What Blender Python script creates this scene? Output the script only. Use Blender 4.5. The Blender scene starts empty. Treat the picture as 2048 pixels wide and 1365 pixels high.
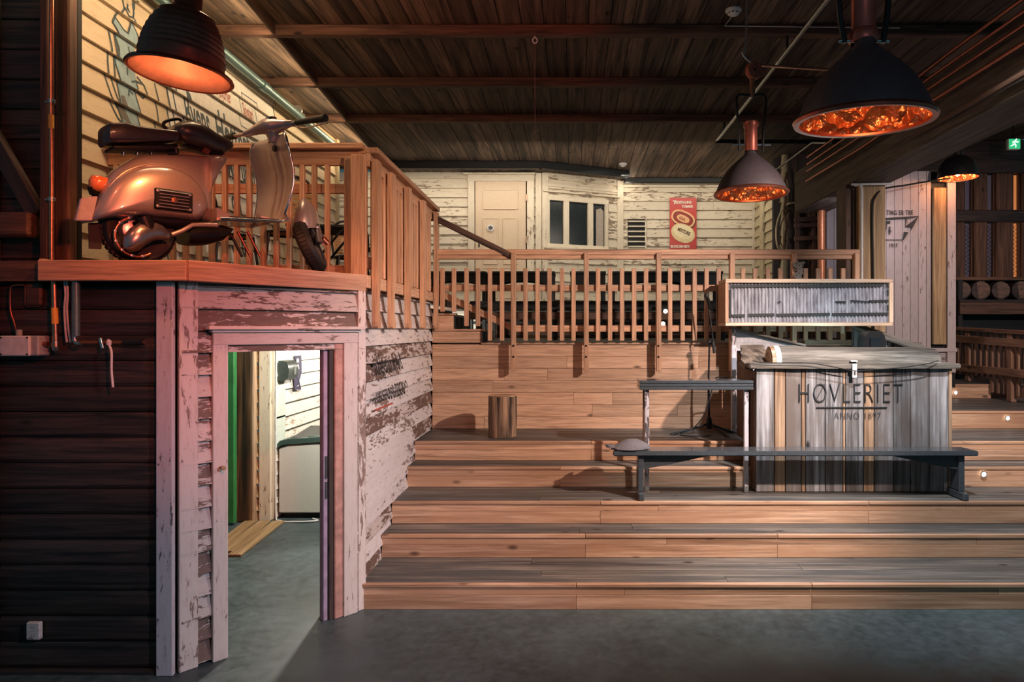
import bpy, bmesh, math, random
from mathutils import Vector, Matrix
random.seed(7)
scene = bpy.context.scene
col = scene.collection
PI = math.pi
# ------------------------------------------------------------------ camera, world, lights, exposure
F, CX, CY, EYE = 1365.0, 1145.0, 660.0, 2.05
cd = bpy.data.cameras.new('camera'); cam = bpy.data.objects.new('camera', cd); col.objects.link(cam)
cam.location = (0, 0, EYE); cam.rotation_euler = (PI/2, 0, 0)
cd.sensor_width = 36; cd.lens = F/2048*36; cd.shift_x = (1024-CX)/2048; cd.shift_y = -(682.5-CY)/2048
cd.clip_start = 0.05; scene.camera = cam
scene.view_settings.view_transform = 'Standard'; scene.view_settings.look = 'None'
scene.view_settings.gamma = 1; scene.view_settings.use_curve_mapping = False
scene.view_settings.exposure = 0.0
world = bpy.data.worlds.new('world'); scene.world = world; world.use_nodes = True
world.node_tree.nodes['Background'].inputs[0].default_value = (0.16, 0.44, 0.56, 1)
world.node_tree.nodes['Background'].inputs[1].default_value = 0.175

def light(name, kind, loc, energy, color, target=None, size=0.2, size_y=None, spot=None, blend=0.6):
    l = bpy.data.lights.new(name, kind); l.energy = energy; l.color = color
    if kind == 'AREA':
        l.size = size
        if size_y: l.shape = 'RECTANGLE'; l.size_y = size_y
    else: l.shadow_soft_size = size
    if kind == 'SPOT': l.spot_size = math.radians(spot); l.spot_blend = blend
    o = bpy.data.objects.new(name, l); col.objects.link(o); o.location = loc
    if target is not None: o.rotation_euler = (Vector(target)-Vector(loc)).to_track_quat('-Z', 'Y').to_euler()
    return o
light('key_spot', 'SPOT', (3.0, 3.5, 3.55), 980, (1.0, 0.77, 0.66), (-0.1, 6.8, 0.9), 0.05, spot=80, blend=.75)
light('counter_spot', 'SPOT', (2.5, 3.9, 4.6), 820, (0.93, 0.95, 1.0), (2.6, 6.1, 0.9), 0.06, spot=66, blend=.8)
light('left_fill_spot', 'SPOT', (2.2, 1.2, 3.0), 410, (0.86, 0.80, 1.0), (-1.9, 4.9, 0.5), 0.08, spot=46, blend=.9)
light('lamp_fill', 'SPOT', (1.0, -0.6, 2.6), 42, (0.86, 0.72, 0.9), (1.45, 3.2, 3.3), 0.1, spot=34, blend=.9)  # added fill without a fitting, lifts the outside of the big pendant shade
light('red_side', 'SPOT', (-2.7, 2.2, 4.2), 30, (1.0, 0.2, 0.1), (-2.95, 4.2, 3.3), 0.05, spot=60, blend=.9)
light('rail_spot', 'SPOT', (1.4, 2.3, 4.3), 330, (1.0, 0.55, 0.33), (-1.5, 5.7, 2.95), 0.05, spot=30, blend=.7)
light('right_spot', 'SPOT', (4.3, 3.4, 3.5), 620, (1.0, 0.80, 0.72), (5.0, 8.6, 1.6), 0.06, spot=70, blend=.8)
light('red_spot', 'SPOT', (-0.2, 1.4, 3.3), 290, (1.0, 0.14, 0.07), (-2.3, 4.2, 2.25), 0.06, spot=42, blend=.9)
light('red_wash', 'SPOT', (-0.7, 3.6, 3.9), 75, (1.0, 0.16, 0.10), (-1.0, 5.9, 5.0), 0.06, spot=62)
light('orange_wash', 'SPOT', (0.4, 1.6, 4.2), 120, (1.0, 0.27, 0.13), (-1.1, 6.0, 0.6), 0.06, spot=56, blend=.8)
light('facade_wash', 'AREA', (-1.4, 11.86, 4.78), 29, (1.0, 0.87, 0.70), (-1.4, 12.62, 3.2), 4.6, 0.06)
light('facade_wash_right', 'AREA', (2.2, 12.3, 4.84), 17, (1.0, 0.87, 0.70), (2.2, 13.3, 3.0), 2.6, 0.06)
light('facade_fill', 'AREA', (0.2, 10.3, 4.1), 38, (1.0, 0.87, 0.70), (0.2, 13.2, 3.6), 4.5, 0.3)
light('bay_light', 'POINT', (1.05, 12.95, 4.78), 2.5, (1.0, 0.85, 0.66), size=0.03)
light('passage_lamp', 'POINT', (-1.93, 6.6, 2.22), 225, (1.0, 0.94, 0.80), size=0.05)
light('passage_lamp_rear', 'POINT', (-2.2, 8.9, 2.1), 110, (1.0, 0.94, 0.80), size=0.08)
light('gallery_wash', 'AREA', (-2.55, 4.6, 4.70), 22, (1.0, 0.62, 0.34), (-3.6, 5.6, 3.3), 1.6, 0.06)
light('rear_boards_wash', 'AREA', (3.45, 8.25, 3.55), 7, (0.95, 0.88, 1.0), (3.85, 9.65, 2.7), 0.2, 0.2)  # added light, no fitting here; brightens the white boards left of the post
light('dock_glow', 'POINT', (6.2, 7.4, 3.3), 26, (1.0, 0.5, 0.38), size=0.2)
light('counter_glow', 'POINT', (2.6, 6.85, 1.95), 3.0, (0.55, 0.95, 1.0), size=0.05)
light('balcony_warm', 'POINT', (-2.4, 4.75, 4.6), 26, (1.0, 0.62, 0.34), size=0.1)

# ------------------------------------------------------------------ helpers
def at(x, y, D): return Vector(((x-CX)*D/F, D, EYE-(y-CY)*D/F))
def XD(x, X): return X*F/(x-CX)            # distance at which the pixel column x meets the plane X
WM = {}
def link(name, data, M=None, parent=None):
    M = M or Matrix.Identity(4)
    o = bpy.data.objects.new(name, data); col.objects.link(o); WM[o.name] = M
    if parent is not None:
        o.parent = parent; o.matrix_basis = WM[parent.name].inverted() @ M
    else: o.matrix_basis = M
    return o
def thing(name, label, cat, loc=(0, 0, 0), group=None, rotz=0):
    M = Matrix.Translation(Vector(loc)) @ Matrix.Rotation(rotz, 4, 'Z')
    o = link(name, None, M); o['label'] = label; o['category'] = cat; o.empty_display_size = .1
    if group: o['group'] = group
    return o
def tag(o, label, cat, group=None):
    o['label'] = label; o['category'] = cat
    if group: o['group'] = group
    return o
def struct(name, loc=(0, 0, 0), label=None):
    o = link(name, None, Matrix.Translation(Vector(loc))); o['kind'] = 'structure'; o.empty_display_size = .1
    if label: o['label'] = label
    return o
def mesh_from(name, bm, mat, smooth=False):
    me = bpy.data.meshes.new(name); bmesh.ops.recalc_face_normals(bm, faces=bm.faces[:]); bm.to_mesh(me); bm.free()
    if mat is not None: me.materials.append(mat)
    if smooth:
        me.polygons.foreach_set('use_smooth', [True]*len(me.polygons))
        try: me.set_sharp_from_angle(angle=math.radians(smooth if smooth > 1 else 40))
        except Exception: pass
    return me
BOX = {}
def box_mesh(sx, sy, sz, mat, bev=None):
    key = (round(sx, 3), round(sy, 3), round(sz, 3), mat.name, bev)
    if key in BOX: return BOX[key]
    bm = bmesh.new(); bmesh.ops.create_cube(bm, size=1)
    for v in bm.verts: v.co = Vector((v.co.x*sx, v.co.y*sy, v.co.z*sz))
    b = bev if bev is not None else min(sx, sy, sz)*.12
    if b > 0: bmesh.ops.bevel(bm, geom=bm.edges[:], offset=b, segments=1, affect='EDGES', profile=.7)
    BOX[key] = mesh_from('box', bm, mat); return BOX[key]
def frame(p0, p1, up=Vector((0, 0, 1))):
    x = (Vector(p1)-Vector(p0)).normalized(); up = Vector(up)
    if abs(x.dot(up)) > .999: up = Vector((0, 1, 0))
    y = up.cross(x).normalized(); z = x.cross(y).normalized()
    M = Matrix((x, y, z)).transposed().to_4x4(); return M
def bar(name, p0, p1, w, h, mat, parent=None, up=(0, 0, 1), bev=None):
    """timber from p0 to p1 along local X; w across, h along up"""
    p0, p1 = Vector(p0), Vector(p1)
    M = Matrix.Translation((p0+p1)/2) @ frame(p0, p1, up)
    return link(name, box_mesh((p1-p0).length, w, h, mat, bev), M, parent)
def box(name, c, s, mat, parent=None, rot=None, bev=None):
    M = Matrix.Translation(Vector(c))
    if rot is not None: M = M @ rot
    return link(name, box_mesh(*s, mat, bev), M, parent)
PR = {}
def prism(name, prof, p0, p1, mat, parent=None, up=(0, 0, 1), key=None, smooth=False):
    """profile (y,z) swept along local X from p0 to p1; local y = up x dir"""
    p0, p1 = Vector(p0), Vector(p1); L = (p1-p0).length
    k = (key, round(L, 3), mat.name) if key else None
    if k and k in PR: me = PR[k]
    else:
        bm = bmesh.new()
        a = [bm.verts.new((0, y, z)) for y, z in prof]; b = [bm.verts.new((L, y, z)) for y, z in prof]
        n = len(prof)
        for i in range(n): bm.faces.new((a[i], a[(i+1) % n], b[(i+1) % n], b[i]))
        bm.faces.new(a[::-1]); bm.faces.new(b)
        me = mesh_from(name, bm, mat, smooth)
        if k: PR[k] = me
    return link(name, me, Matrix.Translation(p0) @ frame(p0, p1, up), parent)
def tube(name, pts, r, mat, parent=None, n=10, cap=True, closed=False):
    pts = [Vector(p) for p in pts]; rs = r if isinstance(r, (list, tuple)) else [r]*len(pts)
    bm = bmesh.new(); rings = []; N = len(pts); prev = None
    for i, p in enumerate(pts):
        if closed: t = (pts[(i+1) % N]-pts[i-1]).normalized()
        else: t = (pts[min(i+1, N-1)]-pts[max(i-1, 0)]).normalized()
        if prev is None:
            a = t.orthogonal().normalized()
        else: a = (prev-t*prev.dot(t)).normalized()
        prev = a; b = t.cross(a)
        rings.append([bm.verts.new(p+(a*math.cos(2*PI*j/n)+b*math.sin(2*PI*j/n))*rs[i]) for j in range(n)])
    for i in range(N if closed else N-1):
        q = rings[(i+1) % N]
        for j in range(n): bm.faces.new((rings[i][j], rings[i][(j+1) % n], q[(j+1) % n], q[j]))
    if cap and not closed: bm.faces.new(rings[0][::-1]); bm.faces.new(rings[-1])
    return link(name, mesh_from(name, bm, mat, 50), None, parent)
def smoothpath(pts, k=6):
    pts = [Vector(p) for p in pts]; out = []
    P = [pts[0]*2-pts[1]]+pts+[pts[-1]*2-pts[-2]]
    for i in range(1, len(P)-2):
        for j in range(k):
            t = j/k; a, b, c, d = P[i-1], P[i], P[i+1], P[i+2]
            out.append(.5*((2*b)+(c-a)*t+(2*a-5*b+4*c-d)*t*t+(3*b-a-3*c+d)*t**3))
    out.append(pts[-1]); return out
def lathe(name, prof, loc, mat, parent=None, rot=None, n=32, closed=False):
    bm = bmesh.new(); rings = []
    for r, z in prof:
        if r < 1e-5: rings.append([bm.verts.new((0, 0, z))])
        else: rings.append([bm.verts.new((r*math.cos(2*PI*j/n), r*math.sin(2*PI*j/n), z)) for j in range(n)])
    for i in range(len(rings)-1):
        A, B = rings[i], rings[i+1]
        for j in range(n):
            k = (j+1) % n
            if len(A) == 1 and len(B) == 1: continue
            if len(A) == 1: bm.faces.new((A[0], B[j], B[k]))
            elif len(B) == 1: bm.faces.new((A[j], A[k], B[0]))
            else: bm.faces.new((A[j], A[k], B[k], B[j]))
    M = Matrix.Translation(Vector(loc))
    if rot is not None: M = M @ rot
    return link(name, mesh_from(name, bm, mat, 45), M, parent)
def plate(name, pts, vec, mat, parent=None, smooth=False, bev=0):
    """polygon (list of points) extruded by vec"""
    bm = bmesh.new(); pts = [Vector(p) for p in pts]; vec = Vector(vec)
    a = [bm.verts.new(p) for p in pts]; b = [bm.verts.new(p+vec) for p in pts]; n = len(pts)
    for i in range(n): bm.faces.new((a[i], a[(i+1) % n], b[(i+1) % n], b[i]))
    bm.faces.new(a[::-1]); bm.faces.new(b)
    if bev: bmesh.ops.bevel(bm, geom=bm.edges[:], offset=bev, segments=2, affect='EDGES')
    return link(name, mesh_from(name, bm, mat, smooth), None, parent)
def loft(name, rings, mat, parent=None, cap=True, closed=True, smooth=60):
    bm = bmesh.new(); R = [[bm.verts.new(Vector(p)) for p in r] for r in rings]
    n = len(R[0])
    for i in range(len(R)-1):
        for j in range(n if closed else n-1):
            k = (j+1) % n; bm.faces.new((R[i][j], R[i][k], R[i+1][k], R[i+1][j]))
    if cap: bm.faces.new(R[0][::-1]); bm.faces.new(R[-1])
    return link(name, mesh_from(name, bm, mat, smooth), None, parent)

# ------------------------------------------------------------------ materials
def new_mat(name):
    m = bpy.data.materials.new(name); m.use_nodes = True
    nt = m.node_tree; return m, nt, nt.nodes['Principled BSDF']
def nd(nt, t, **k):
    n = nt.nodes.new(t)
    for a, b in k.items(): setattr(n, a, b)
    return n
def coords(nt, scale, rand=True):
    tc = nd(nt, 'ShaderNodeTexCoord'); mp = nd(nt, 'ShaderNodeMapping'); mp.inputs['Scale'].default_value = scale
    nt.links.new(tc.outputs['Object'], mp.inputs['Vector'])
    if rand:
        oi = nd(nt, 'ShaderNodeObjectInfo'); vm = nd(nt, 'ShaderNodeVectorMath', operation='SCALE')
        vm.inputs[0].default_value = (37.1, 53.7, 91.3); nt.links.new(oi.outputs['Random'], vm.inputs['Scale'])
        nt.links.new(vm.outputs[0], mp.inputs['Location'])
    return mp.outputs[0]
def noise(nt, vec, scale, detail=5, rough=.6, dist=0):
    n = nd(nt, 'ShaderNodeTexNoise'); n.inputs['Scale'].default_value = scale; n.inputs['Detail'].default_value = detail
    n.inputs['Roughness'].default_value = rough; n.inputs['Distortion'].default_value = dist
    nt.links.new(vec, n.inputs['Vector']); return n.outputs['Fac']
def ramp(nt, fac, stops):
    r = nd(nt, 'ShaderNodeValToRGB'); e = r.color_ramp.elements
    while len(e) < len(stops): e.new(.5)
    for i, (p, c) in enumerate(stops): e[i].position = p; e[i].color = (*c, 1) if len(c) == 3 else c
    nt.links.new(fac, r.inputs[0]); return r.outputs[0]
def mixc(nt, fac, a, b, bt='MIX'):
    m = nd(nt, 'ShaderNodeMix', data_type='RGBA', blend_type=bt)
    for s, v in ((m.inputs[0], fac), (m.inputs[6], a), (m.inputs[7], b)):
        if hasattr(v, 'links'): nt.links.new(v, s)
        elif isinstance(v, (int, float)): s.default_value = v
        else: s.default_value = (*v, 1)
    return m.outputs[2]
def bump(nt, bsdf, fac, st=.3, dist=.01):
    b = nd(nt, 'ShaderNodeBump'); b.inputs['Strength'].default_value = st; b.inputs['Distance'].default_value = dist
    nt.links.new(fac, b.inputs['Height']); nt.links.new(b.outputs[0], bsdf.inputs['Normal'])
def randval(nt, lo, hi):
    oi = nd(nt, 'ShaderNodeObjectInfo'); mr = nd(nt, 'ShaderNodeMapRange')
    mr.inputs['To Min'].default_value = lo; mr.inputs['To Max'].default_value = hi
    nt.links.new(oi.outputs['Random'], mr.inputs['Value']); return mr.outputs[0]
def scalec(nt, c, val):
    vm = nd(nt, 'ShaderNodeVectorMath', operation='SCALE'); nt.links.new(c, vm.inputs[0])
    if hasattr(val, 'links'): nt.links.new(val, vm.inputs['Scale'])
    else: vm.inputs['Scale'].default_value = val
    return vm.outputs[0]
def wood(name, dark, light_, rough=.6, var=(.8, 1.15), ax=0, fine=22, stain=None, knots=True, grain=.25, crack=.22):
    m, nt, b = new_mat(name)
    s = [fine, fine, fine]; s[ax] = fine*.055
    v = coords(nt, s); n1 = noise(nt, v, 1, 7, .62, .8)
    c = ramp(nt, n1, [(.36, dark), (.62, light_)])
    sf = [fine*4.5]*3; sf[ax] = fine*.16
    nf = noise(nt, coords(nt, sf), 1, 5, .6, .3)
    c = scalec(nt, c, ramp(nt, nf, [(.34, (1-crack*1.6,)*3), (.56, (1+crack*.25,)*3)]))
    s2 = [1.6, 1.6, 1.6]; s2[ax] = .5
    v2 = coords(nt, s2); n2 = noise(nt, v2, 1.7, 4, .6)
    if stain: c = mixc(nt, ramp(nt, n2, [(.40, (0, 0, 0)), (.66, (1, 1, 1))]), c, stain)
    if knots:
        s3 = [5, 5, 5]; s3[ax] = 2.2
        vo = nd(nt, 'ShaderNodeTexVoronoi'); nt.links.new(coords(nt, s3), vo.inputs['Vector']); vo.inputs['Scale'].default_value = 1
        k = ramp(nt, vo.outputs['Distance'], [(.05, (1, 1, 1)), (.13, (0, 0, 0))])
        c = mixc(nt, k, c, tuple(x*.35 for x in dark))
    c = scalec(nt, c, randval(nt, *var))
    nt.links.new(c, b.inputs['Base Color']); b.inputs['Roughness'].default_value = rough
    bump(nt, b, n1, grain, .006); return m
def paint(name, paintc, bare, wear=.45, rough=.6, ax=0, var=(.9, 1.06), dirt=(.55, .45, .38)):
    """old paint flaking off bare timber; wear = share of flaked area"""
    m, nt, b = new_mat(name)
    s = [21, 21, 21]; s[ax] = 5.5
    v = coords(nt, s); n1 = noise(nt, v, 1.3, 9, .72, .4)
    s2 = [40, 40, 40]; s2[ax] = 8
    v2 = coords(nt, s2); n2 = noise(nt, v2, 1, 6, .7)
    big = noise(nt, coords(nt, (1.1, 1.1, 1.1)), 1.2, 3, .5)
    add = nd(nt, 'ShaderNodeMath', operation='ADD'); nt.links.new(n1, add.inputs[0])
    mu = nd(nt, 'ShaderNodeMath', operation='MULTIPLY_ADD'); nt.links.new(n2, mu.inputs[0]); mu.inputs[1].default_value = .3
    bh = nd(nt, 'ShaderNodeMath', operation='MULTIPLY'); bh.inputs[1].default_value = .5; nt.links.new(big, bh.inputs[0]); nt.links.new(bh.outputs[0], mu.inputs[2]); nt.links.new(mu.outputs[0], add.inputs[1])
    rv = nd(nt, 'ShaderNodeMath', operation='ADD'); nt.links.new(add.outputs[0], rv.inputs[0]); nt.links.new(randval(nt, -.05, .05), rv.inputs[1])
    hf = nd(nt, 'ShaderNodeMath', operation='MULTIPLY'); hf.inputs[1].default_value = .5; nt.links.new(rv.outputs[0], hf.inputs[0])
    t = (.9+.105*(2.9-3.9*wear))/2
    k = ramp(nt, hf.outputs[0], [(t-.006, (0, 0, 0)), (t+.006, (1, 1, 1))])
    bc = ramp(nt, n2, [(.3, tuple(x*.55 for x in bare)), (.7, bare)])
    pc = mixc(nt, ramp(nt, n2, [(.50, (0, 0, 0)), (.8, (.6, .6, .6))]), paintc, tuple(p*d for p, d in zip(paintc, dirt)))
    c = scalec(nt, mixc(nt, k, pc, bc), randval(nt, *var))
    nt.links.new(c, b.inputs['Base Color']); b.inputs['Roughness'].default_value = rough
    inv = nd(nt, 'ShaderNodeInvert'); nt.links.new(k, inv.inputs[1]); bump(nt, b, inv.outputs[0], .5, .004)
    return m
def plain(name, c, rough=.5, metal=0, emit=None, es=1, coat=0, noise_amt=.15, nscale=30):
    m, nt, b = new_mat(name)
    n = noise(nt, coords(nt, (1, 1, 1)), nscale, 4)
    cc = ramp(nt, n, [(.3, tuple(x*(1-noise_amt) for x in c)), (.7, tuple(min(1, x*(1+noise_amt)) for x in c))])
    nt.links.new(cc, b.inputs['Base Color']); b.inputs['Roughness'].default_value = rough; b.inputs['Metallic'].default_value = metal
    b.inputs['Coat Weight'].default_value = coat
    if emit: b.inputs['Emission Color'].default_value = (*emit, 1); b.inputs['Emission Strength'].default_value = es
    return m
M_pine = wood('pine', (.50, .29, .18), (.66, .42, .28), .55)
M_pine_x = wood('pine_rail', (.50, .26, .15), (.65, .38, .235), .5, knots=False)
M_pine_z = wood('pine_upright', (.50, .26, .15), (.65, .38, .235), .5, knots=False, ax=2)
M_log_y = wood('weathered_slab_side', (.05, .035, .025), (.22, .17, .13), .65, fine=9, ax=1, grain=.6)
M_pine_pale = wood('pine_pale', (.55, .37, .25), (.74, .55, .40), .55)
M_riser = wood('riser_pine', (.40, .21, .12), (.68, .43, .28), .55, stain=(.46, .25, .145), fine=13)
M_tread = wood('worn_tread', (.028, .030, .030), (.25, .22, .19), .5, stain=(.075, .08, .08), fine=10, grain=.4)
M_ceil = wood('ceiling_board', (.020, .013, .010), (.19, .125, .085), .8, var=(.45, 1.25), fine=12)
M_joist = wood('joist_timber', (.045, .022, .016), (.14, .07, .045), .75)
M_fence = wood('fence_brown', (.16, .08, .05), (.34, .19, .125), .6)
M_dark = wood('tarred_log', (.010, .0085, .009), (.060, .040, .034), .6, var=(.6, 1.4))
M_darkbrown = wood('dark_brown_timber', (.045, .022, .014), (.15, .075, .045), .6)
M_beam = wood('heavy_beam', (.045, .035, .028), (.14, .105, .08), .7, knots=True)
M_grey = wood('grey_barn_board', (.030, .030, .034), (.46, .46, .48), .65, fine=8, var=(.7, 1.15), stain=(.15, .12, .105), grain=.7, crack=.5)
M_tan = wood('tan_barn_board', (.20, .11, .06), (.60, .41, .27), .6, fine=10)
M_log = wood('weathered_slab', (.045, .038, .03), (.29, .27, .23), .7, fine=14, stain=(.11, .095, .08), grain=.8, crack=.45)
M_post = wood('honey_post', (.25, .15, .07), (.48, .33, .17), .6, fine=12)
M_white = paint('white_flaking', (.64, .60, .60), (.24, .17, .145), .52)
M_whitebad = paint('white_flaking_badly', (.54, .48, .46), (.17, .105, .085), .74)
M_cream = paint('cream_flaking', (.64, .57, .45), (.27, .19, .13), .50)
M_cream_clean = paint('cream_paint', (.65, .58, .46), (.3, .2, .14), .34)
M_mural = paint('mural_ground', (.62, .53, .38), (.35, .27, .19), .22, var=(.97, 1.02))
M_passage = paint('passage_white', (.74, .71, .64), (.5, .36, .25), .42)
M_yellow = paint('yellow_ochre_paint', (.47, .40, .26), (.26, .2, .13), .36)
M_logo = paint('pale_grey_boards', (.44, .38, .38), (.20, .15, .13), .28)
M_lilac = paint('lilac_white_post', (.60, .56, .60), (.13, .11, .12), .50)
M_pinkish = paint('off_white_casing', (.62, .55, .52), (.28, .19, .16), .40)
M_doorc = plain('door_cream', (.60, .47, .34), .5, noise_amt=.05)
M_black = plain('black_stain', (.006, .008, .010), .6)
M_iron = plain('black_iron', (.02, .02, .022), .4, .6)
M_steel = plain('galvanised_steel', (.42, .44, .45), .35, .9)
M_chrome = plain('chrome', (.75, .75, .77), .12, 1)
M_copper = plain('copper_pipe', (.72, .30, .18), .3, 1)
M_rubber = plain('rubber', (.014, .014, .015), .6)
M_whitepl = plain('white_plastic', (.66, .66, .66), .4)
M_greypl = plain('grey_plastic', (.36, .37, .38), .45)
M_glass = plain('dark_glass', (.01, .016, .02), .25)
M_ink = plain('black_lettering', (.02, .022, .026), .6)
M_inkblue = plain('blue_black_lettering', (.045, .08, .10), .6)
M_inkred = plain('red_lettering', (.34, .07, .045), .6)
M_charcoal = plain('charcoal_bench_paint', (.065, .075, .085), .22, coat=.4)
M_teal = plain('teal_duct', (.13, .22, .23), .35, .5)

# clapboards --------------------------------------------------------
CL = .042
def cl_off(z, z0, h): 
    f = ((z-z0) % h)/h
    return CL*(1-f)+.006*f
def clap(parent, o, d, nrm, L, z0, z1, h, mats, holes=(), name='plank', joint=.45, seed=1):
    rnd = random.Random(seed); d = Vector(d).normalized(); nrm = Vector(nrm).normalized(); o = Vector(o)
    k = 0; z = z0
    flip = Vector((0, 0, 1)).cross(d).dot(nrm)
    while z < z1-.01:
        hh = min(h, z1-z); segs = [(0, L)]
        zm = z+hh/2
        for (s0, s1, a, b) in holes:
            if a < zm < b:
                ns = []
                for (p, q) in segs:
                    if s1 <= p or s0 >= q: ns.append((p, q)); continue
                    if p < s0: ns.append((p, s0))
                    if q > s1: ns.append((s1, q))
                segs = ns
        out = []
        for (p, q) in segs:
            if q-p > 1.3 and rnd.random() < joint:
                c = p+(q-p)*rnd.uniform(.3, .7); out += [(p, c-.002), (c+.002, q)]
            else: out.append((p, q))
        for (p, q) in out:
            if q-p < .01: continue
            s = 1 if flip > 0 else -1
            j = rnd.uniform(-.003, .004)
            prof = [(0, 0), (s*(CL+j), 0), (s*(.006+j*.5), hh+.008), (0, hh+.008)]
            prism(name, prof, o+d*p+Vector((0, 0, z)), o+d*q+Vector((0, 0, z)), rnd.choice(mats), parent)
        z += h; k += 1
def font_mesh(body, size, sx=1, shear=0, bold=0, ext=.002, spacing=1):
    cu = bpy.data.curves.new('t', 'FONT'); cu.body = body; cu.size = size; cu.shear = shear; cu.offset = bold
    cu.extrude = ext; cu.resolution_u = 3; cu.space_character = spacing; cu.align_x = 'LEFT'
    ob = bpy.data.objects.new('t', cu); col.objects.link(ob); bpy.context.view_layer.update()
    me = bpy.data.meshes.new_from_object(ob.evaluated_get(bpy.context.evaluated_depsgraph_get()))
    bpy.data.objects.remove(ob); bm = bmesh.new(); bm.from_mesh(me)
    for v in bm.verts: v.co.x *= sx
    return bm
def lay(name, bm, o, d, nrm, mat, parent, z0=None, h=None, up=Vector((0, 0, 1))):
    """lay a flat bmesh (x,y,z small) on a wall at o along d; follows clapboards when z0,h given"""
    o, d, nrm = Vector(o), Vector(d).normalized(), Vector(nrm).normalized()
    if z0 is not None:
        k0 = int((o.z-z0)/h)-4
        for k in range(max(0, k0-8), k0+24):
            zb = z0+k*h-o.z
            bmesh.ops.bisect_plane(bm, geom=bm.verts[:]+bm.edges[:]+bm.faces[:], plane_co=(0, zb, 0), plane_no=(0, 1, 0))
    vs, fs = [], []
    for f in bm.faces:
        zc = o.z+f.calc_center_median().y; idx = []
        for v in f.verts:
            p = v.co; off = p.z
            if z0 is not None:
                k = math.floor((zc-z0)/h); t = min(1, max(0, (o.z+p.y-z0-k*h)/h)); off += CL*(1-t)+.006*t+.0045
            idx.append(len(vs)); vs.append(o+d*p.x+up*p.y+nrm*off)
        fs.append(idx)
    bm.free(); me = bpy.data.meshes.new(name); me.from_pydata(vs, [], fs); me.materials.append(mat)
    return link(name, me, None, parent)
def stroke_bm(lines, w, ext=.002, closed=False):
    bm = bmesh.new()
    for ln in lines:
        for (a, b) in zip(ln[:-1], ln[1:]):
            a, b = Vector((*a, 0)), Vector((*b, 0)); t = b-a
            if t.length < 1e-6: continue
            t.normalize(); n = Vector((-t.y, t.x, 0))*w/2; a = a-t*w*.25; b = b+t*w*.25
            q = [bm.verts.new(p+Vector((0, 0, ext))) for p in (a+n, a-n, b-n, b+n)]; bm.faces.new(q)
    return bm
def poly_bm(polys, ext=.001):
    bm = bmesh.new()
    for p in polys: bm.faces.new([bm.verts.new((x, y, ext)) for x, y in p])
    bmesh.ops.triangulate(bm, faces=bm.faces[:]); return bm

# ================================================================== THE SETTING
H = 4.95                                   # ceiling height
DECK, BALC, RISE = 1.91, 2.455, .1907
# floor -------------------------------------------------------------
def floor_mat():
    m, nt, b = new_mat('dark_concrete'); v = coords(nt, (1, 1, 1), False)
    n1 = noise(nt, v, .9, 8, .65, .3); n2 = noise(nt, v, 14, 6, .7)
    c = mixc(nt, .3, ramp(nt, n1, [(.34, (.014, .030, .036)), (.66, (.075, .115, .125))]), ramp(nt, n2, [(.35, (.025, .038, .042)), (.75, (.17, .20, .205))]))
    nt.links.new(c, b.inputs['Base Color']); b.inputs['Roughness'].default_value = .42
    nt.links.new(ramp(nt, n2, [(.3, (.34, .34, .34)), (.7, (.62, .62, .62))]), b.inputs['Roughness'])
    bump(nt, b, n2, .2, .003); return m
M_floor = floor_mat()
fl = struct('floor', label='dark blue-grey polished concrete floor in front of the steps')
box('floor_slab', (1.2, 4.6, -.05), (10.5, 11.8, .1), M_floor, fl, bev=0)
# ceiling -----------------------------------------------------------
ce = struct('ceiling', (0, 0, H), 'dark timber board ceiling over the hall')
box('ceiling_backing', (1.6, 7.8, H+.06), (10.6, 13.4, .06), M_black, ce, bev=0)
x = -3.62
while x < 6.8:
    bar('board', (x+.103, 1.2, H+.012), (x+.103, 14.3, H+.012), .203, .024, M_ceil, ce); x += .2095
for i, D in enumerate((3.86, 5.16, 6.46, 7.81, 9.16)):
    o = bar('joist', (-3.62, D+.05, H-.05), (6.8, D+.05, H-.05), .1, .1, M_joist, ce)
# lengthwise batten with the light strip behind it
def battenx(D): return -2.79-(D-6.0)*.0765
for a, b in ((5.27, 6.45), (6.57, 7.80), (7.92, 9.15), (9.27, 12.3)):
    bar('batten', (battenx(a), a, H-.05), (battenx(b), b, H-.05), .028, .10, M_darkbrown, ce)
    mid = (a+b)/2
    light('gallery_strip', 'AREA', (battenx(mid)-.06, mid, H-.15), 6.0*(b-a), (1.0, .72, .42), (battenx(mid)-1.0, mid, H-.02), (b-a)*.95, .05)
# black perimeter beam that follows the rear facade
pb = [(-4.9, 11.74), (-.50, 11.74), (.985, 13.0)]
bar('perimeter_beam', (-4.9, 11.74, H-.065), (-.52, 11.74, H-.065), .12, .13, M_black, ce)
bar('perimeter_beam', (-.58, 11.72, H-.065), (1.02, 12.45, H-.065), .12, .13, M_black, ce)
bar('perimeter_beam', (.98, 13.02, H-.05), (3.55, 13.02, H-.05), .1, .1, M_black, ce)

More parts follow.
